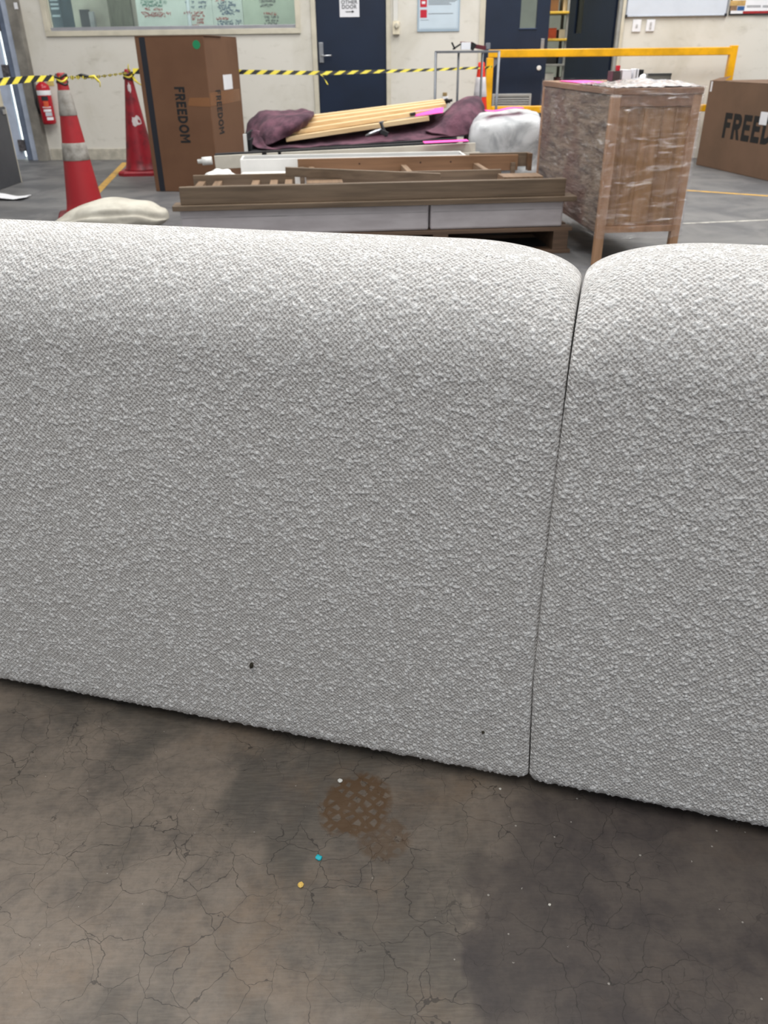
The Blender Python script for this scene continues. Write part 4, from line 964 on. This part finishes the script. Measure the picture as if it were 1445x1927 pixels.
for v in bm.verts:
    c = v.co; p = 7; L = (abs(c.x)**p+abs(c.y)**p+abs(c.z)**p)**(1/p); c = c/L
    n_ = mnoise.noise(c*2.2+Vector((4, 0, 0)))*.02+abs(mnoise.noise(c*4))*.012
    v.co = Vector((c.x*(.27+n_), c.y*(.22+n_), max(-.335, c.z*(.335+n_*.6)+(.03*c.y if c.z > 0 else 0)-(.045*max(0, -c.x) if c.z > 0 else 0))))
t = thing('wrapped_bundle', 'milky plastic wrapped bundle standing between pile and wrapped cabinet', 'bundle', (.905, 6.43, .336))
bmobj('film_wrap', bm, [FILM], t, smooth=True)
tg = [[Vector((x, y, .352+.02*(y+.3)+(.004 if abs(x) < .1 else 0)+.012*math.sin(x*18))) for x in (-.15, -.07, .03, .12)] for y in (-.12, -.02)]
patch('pink_label', tg, PINK, t, 5, .003)

# ------------------------------------------------------------------ wrapped cabinet
cY = 4.55; cx0 = aty(1155, 167, cY).x; cx1 = aty(1330, 164, cY).x; CH = (zat(1155, 167, cY)+zat(1330, 164, cY))/2; CWd = cx1-cx0; CDp = 1.38; CA = math.radians(4.6)
def wrap_mat():
    m = bpy.data.materials.new('stretch_wrap'); m.use_nodes = True; t = NT(m); t.n.remove(t.n['Principled BSDF'])
    tc = t.new('ShaderNodeTexCoord').outputs['Object']
    n1 = t.noise(t.mapping(tc, (3, 3, 26), rot=(.0, .22, .1)), 1.6, 6, .68, 1.6)
    n2 = t.noise(t.mapping(tc, (2, 2, 9), rot=(0, -.3, 0)), 2.2, 5, .6, 1.5)
    tr = t.new('ShaderNodeBsdfTransparent'); tr.inputs[0].default_value = (.97, .96, .97, 1)
    gl = t.new('ShaderNodeBsdfGlossy'); gl.inputs['Roughness'].default_value = .08; gl.inputs[0].default_value = (1, 1, 1, 1)
    df = t.new('ShaderNodeBsdfDiffuse'); df.inputs[0].default_value = (.72, .69, .70, 1)
    bn = t.new('ShaderNodeBump'); bn.inputs['Strength'].default_value = 1; bn.inputs['Distance'].default_value = .06
    t.link(t.math('ADD', n1, t.math('MULTIPLY', n2, 1.2)), bn.inputs['Height']); t.link(bn.outputs[0], gl.inputs['Normal'])
    f1 = t.math('MULTIPLY', t.ramp(n1, .60, .76), .16)
    f1 = t.math('ADD', f1, t.math('MULTIPLY', t.ramp(n2, .55, .75), .03))
    m1 = t.new('ShaderNodeMixShader'); t.link(f1, m1.inputs[0]); t.link(tr.outputs[0], m1.inputs[1]); t.link(df.outputs[0], m1.inputs[2])
    m2 = t.new('ShaderNodeMixShader'); t.link(t.math('ADD', t.math('MULTIPLY', t.ramp(n1, .52, .68), .30), .045), m2.inputs[0]); t.link(m1.outputs[0], m2.inputs[1]); t.link(gl.outputs[0], m2.inputs[2])
    t.link(m2.outputs[0], t.n['Material Output'].inputs[0]); return m
WRAP = wrap_mat()
t = thing('wrapped_cabinet', 'oak cabinet on legs bound in clear stretch wrap beside the pile', 'cabinet', (cx0, cY, 0), CA)
lg = .045; zb = .235
for (x, y) in ((0, 0), (CWd-lg, 0), (0, CDp-lg), (CWd-lg, CDp-lg)): box('leg', (x, y, 0), (x+lg, y+lg, CH-.03), OAKf, t, .004)
box('cabinet_top', (-.004, -.004, CH-.03), (CWd+.004, CDp, CH), OAK if False else wood('darker_oak_top', (150, 114, 88), (118, 88, 66), 1), t, .003)  # darker oak tone, also used on the top rail
box('end_panel', (lg, .014, zb-.02), (CWd-lg, .03, CH-.03), OAKz, t, .001)
box('top_rail', (lg, .002, CH-.085), (CWd-lg, .0135, CH-.03), MATS['darker_oak_top'], t, .002)
for i, w_ in enumerate([0.14, .36, .62, .8]):
    box('panel_board', (lg+(CWd-2*lg)*w_, .009, zb), (lg+(CWd-2*lg)*w_+.05, .0138, CH-.09), OAKz, t, .001)
box('lower_rail', (lg, .004, zb-.055), (CWd-lg, .03, zb-.022), OAKf, t, .002)
def mottled():
    m = bpy.data.materials.new('crumpled_brown_packing'); m.use_nodes = True; t = NT(m); b = t.n['Principled BSDF']
    tc = t.new('ShaderNodeTexCoord').outputs['Object']
    n = t.noise(t.mapping(tc, (1, 1.3, 7), rot=(.12, 0, 0)), 2.6, 6, .68, .35); n2 = t.noise(tc, 2.4, 3, .5, .4)
    c = t.mix(t.ramp(n, .35, .68), lin((150, 132, 114)), lin((78, 64, 58))); c = t.mix(t.math('MULTIPLY', t.ramp(n2, .5, .64), .7), c, lin((112, 78, 68)))
    t.link(c, b.inputs['Base Color']); b.inputs['Roughness'].default_value = .5
    bn = t.new('ShaderNodeBump'); bn.inputs['Strength'].default_value = 1; bn.inputs['Distance'].default_value = .03; t.link(n, bn.inputs['Height']); t.link(bn.outputs[0], b.inputs['Normal']); return m
MOT = mottled()
box('side_packing', (.002, lg+.002, zb-.06), (.03, CDp-lg-.002, CH-.032), MOT, t, .004); box('side_panel', (CWd-.03, lg, zb-.04), (CWd-.006, CDp-lg, CH-.03), OAKz, t)
box('cabinet_bottom', (.03, .03, zb-.04), (CWd-.03, CDp-.03, zb-.01), OAK, t); box('back_panel', (lg, CDp-.03, zb-.04), (CWd-lg, CDp-.01, CH-.03), OAKz, t)
# wrap shell, slightly wrinkled
def shell():
    V, Fc = [], []; g = .007; per = []
    def seg(a, b, n):
        for i in range(n): per.append((a[0]+(b[0]-a[0])*i/n, a[1]+(b[1]-a[1])*i/n))
    seg((-g, CDp+g), (-g, -g), 60); seg((-g, -g), (CWd+g, -g), 26); seg((CWd+g, -g), (CWd+g, CDp+g), 60); seg((CWd+g, CDp+g), (-g, CDp+g), 20)
    nz_ = 60; n = len(per)
    for k in range(nz_+1):
        z = zb-.085+(CH+.012-zb+.085)*k/nz_
        for i, (x, y) in enumerate(per):
            q = Vector((x*2.5, y*2.5, z*9)); d = .006*abs(mnoise.noise(q))+.004*mnoise.noise(q*2.7)
            sx = -1 if x < 0 else (1 if x > CWd else 0); sy = -1 if y < 0 else (1 if y > CDp else 0)
            V.append((x+sx*max(0, d), y+sy*max(0, d), z))
    for k in range(nz_):
        for i in range(n): Fc.append((k*n+i, k*n+(i+1) % n, (k+1)*n+(i+1) % n, (k+1)*n+i))
    pydata('stretch_wrap', V, Fc, [WRAP], t, smooth=True)
shell()
# crumpled film heaped on top
CR = mat('crumpled_clear_film', (196, 188, 188), .12, rgb2=(128, 114, 110), vscale=22, bump=1, bscale=34, coat=.6)
ct = [[Vector((x, y, CH+.005+hh_*.62*min(1, x/.15))) for x, hh_ in zip(np.linspace(.0, CWd, 7), hs)] for y, hs in ((.0, (0, .0, .002, .002, .002, .0, 0)), (.10, (.004, .012, .02, .028, .018, .02, .002)), (.25, (.006, .02, .034, .05, .032, .036, .006)), (.45, (.004, .014, .02, .03, .024, .02, .004)), (.62, (0, 0, .003, .004, .0, .0, 0)))]
patch('film_heap', ct, CR, t, 9, .001, .008, 26, 2)
def ctop(name, lab, cat, x1, y1, x2, y2, Y, dy, m, parts=None, rz=0):
    A = aty(x1, y2, Y); B = aty(x2, y1, Y); o = thing(name, lab, cat, (A.x, Y, CH+.001), rz)
    box('body', (0, 0, 0), (B.x-A.x, dy, B.z-CH), m, o, .002); return o, B.x-A.x, B.z-CH
tag(box('pink_sheet', (.03, .42, 0), (.20, 1.10, .005), PINK, loc=(cx0, cY, CH+.002), rot=(0, 0, CA)), 'long pink card sheet on the wrapped cabinet top', 'card')
o, w_, h_ = ctop('dark_box', 'small dark box on the cabinet top beside the pink sheet', 'box', 1151, 134, 1168, 158, 5.25, .12, mat('dark_brown_case', (58, 50, 48), .5))
box('red_cap', (w_-.022, .01, h_), (w_-.002, .04, h_+.028), mat('red_cap', (190, 24, 44), .4), o)
o, w_, h_ = ctop('white_carton', 'small plain white carton on the cabinet top', 'box', 1169, 133, 1189, 158, 5.25, .14, PAPER); box('lid', (-.001, -.001, h_), (w_+.001, .141, h_+.003), PAPER, o)
o, w_, h_ = ctop('white_roll', 'white roll with black end stripe on the cabinet top', 'roll', 1190, 130, 1203, 158, 5.25, .08, PAPER)
box('dark_stripe', (w_+.001, .0, 0), (w_+.028, .08, h_-.004), INK, o); box('dark_stripe', (w_*.45, -.002, .0), (w_*.6, -.0005, h_), INKG, o)
o, w_, h_ = ctop('grey_case', 'flat grey case at the back of the cabinet top', 'case', 1217, 138, 1264, 158, 5.1, .08, mat('grey_green_case', (104, 102, 94), .5)); box('case_rim', (0, -.002, h_-.012), (w_, 0, h_), mat('dark_rim', (60, 60, 58), .5), o)
bm = bmesh.new(); bmesh.ops.create_icosphere(bm, subdivisions=3, radius=.024); q = aty(1211, 142, 5.15)
tag(bmobj('white_ball', bm, [PAPER], smooth=True, loc=(q.x, 5.15, CH+.026)), 'small white ball of tape behind the white roll', 'tape ball')

# ------------------------------------------------------------------ wire stand + tape gun
t = thing('wire_stand', 'slim grey metal frame stand beside the small cone', 'stand')
cs = [aty(820, 98, 7.7), aty(863, 97, 8.5), aty(908, 96.5, 8.35), aty(939, 98, 7.5)]
zt_ = sum(c.z for c in cs)/4
for c in cs: c.z = zt_
for c in cs: tube('leg', [(c.x, c.y, 0), (c.x, c.y, zt_)], .011, GSTEEL, t, 8)
for a, b in zip(cs, cs[1:]+cs[:1]):
    beam('top_bar', a, b, .018, .018, GSTEEL, t); beam('lower_bar', Vector((a.x, a.y, .35)), Vector((b.x, b.y, .35)), .014, .014, GSTEEL, t)
shf = zt_+.0095
pydata('top_mesh', [(c.x, c.y, zt_+z) for z in (0, .008) for c in cs], [(3, 2, 1, 0), (4, 5, 6, 7), (0, 1, 5, 4), (1, 2, 6, 5), (2, 3, 7, 6), (3, 0, 4, 7)], [GSTEEL], t)
t = thing('tape_gun', 'black and white tape dispenser with dark red handle on wire stand', 'tape dispenser', (0, 0, 0))
Yt = 7.95
def yz(x, y): return aty(x, y, Yt)
dz = shf+.001-yz(880, 96).z
def yq(x, y): p = yz(x, y); p.z += dz; return p
beam('cutter_plate', yq(850, 81), yq(856, 94), .04, .012, INK, t); beam('cutter_arm', yq(852, 94), yq(867, 84), .04, .012, INK, t)
p1 = yq(867, 95); p2 = yq(885, 81); box('tape_core', (p1.x, Yt-.03, p1.z), (p2.x, Yt+.03, p2.z), PAPER, t); beam('top_guard', yq(866, 80.5), yq(890, 82), .05, .008, mat('dark_red_grip', (96, 28, 38), .5), t)
beam('body', yq(885, 86), yq(893, 91), .05, .055, INK, t); beam('handle', yq(892, 88), yq(914, 92), .03, .032, MATS['dark_red_grip'], t)
p1 = yq(914, 94); p2 = yq(922, 82); box('end_knob', (p1.x, Yt-.03, p1.z), (p2.x, Yt+.03, p2.z), GSTEEL, t)

# ------------------------------------------------------------------ yellow barrier rail
RY = 9.5
t = thing('barrier_rail', 'yellow steel guard rail in front of the open blue doors', 'railing')
pl = aty(922, 110, RY); pr_ = aty(1377, 110, RY-.12); zr = aty(1150, 98.5, RY-.1).z
beam('top_rail', (pl.x-.02, RY, zr), (pr_.x, RY-.12, zr), .07, .072, YEL, t, .006)
beam('post', (pl.x, RY, 0), (pl.x, RY, zr-.037), .07, .07, YEL, t, .006, up=Vector((0, 1, 0))); beam('post', (pr_.x, RY-.12, 0), (pr_.x, RY-.12, zr+.05), .07, .07, YEL, t, .006, up=Vector((0, 1, 0)))
zl_ = aty(975, 206, RY).z; beam('lower_rail', (pl.x+.037, RY, zl_), (pr_.x-.037, RY-.11, zl_), .06, .066, YEL, t, .006)
pydata('gusset', [(pl.x+.036, RY-.02, zr-.04), (pl.x+.12, RY-.02, zr-.04), (pl.x+.036, RY-.02, zr-.13), (pl.x+.036, RY+.02, zr-.04), (pl.x+.12, RY+.02, zr-.04), (pl.x+.036, RY+.02, zr-.13)], [(0, 1, 2), (5, 4, 3), (0, 3, 4, 1), (1, 4, 5, 2), (2, 5, 3, 0)], [GSTEEL], t)
for p in (pl, Vector((pr_.x, RY-.12, 0))): box('foot_plate', (p.x-.08, p.y-.08, 0), (p.x+.08, p.y+.08, .01), YEL, t)
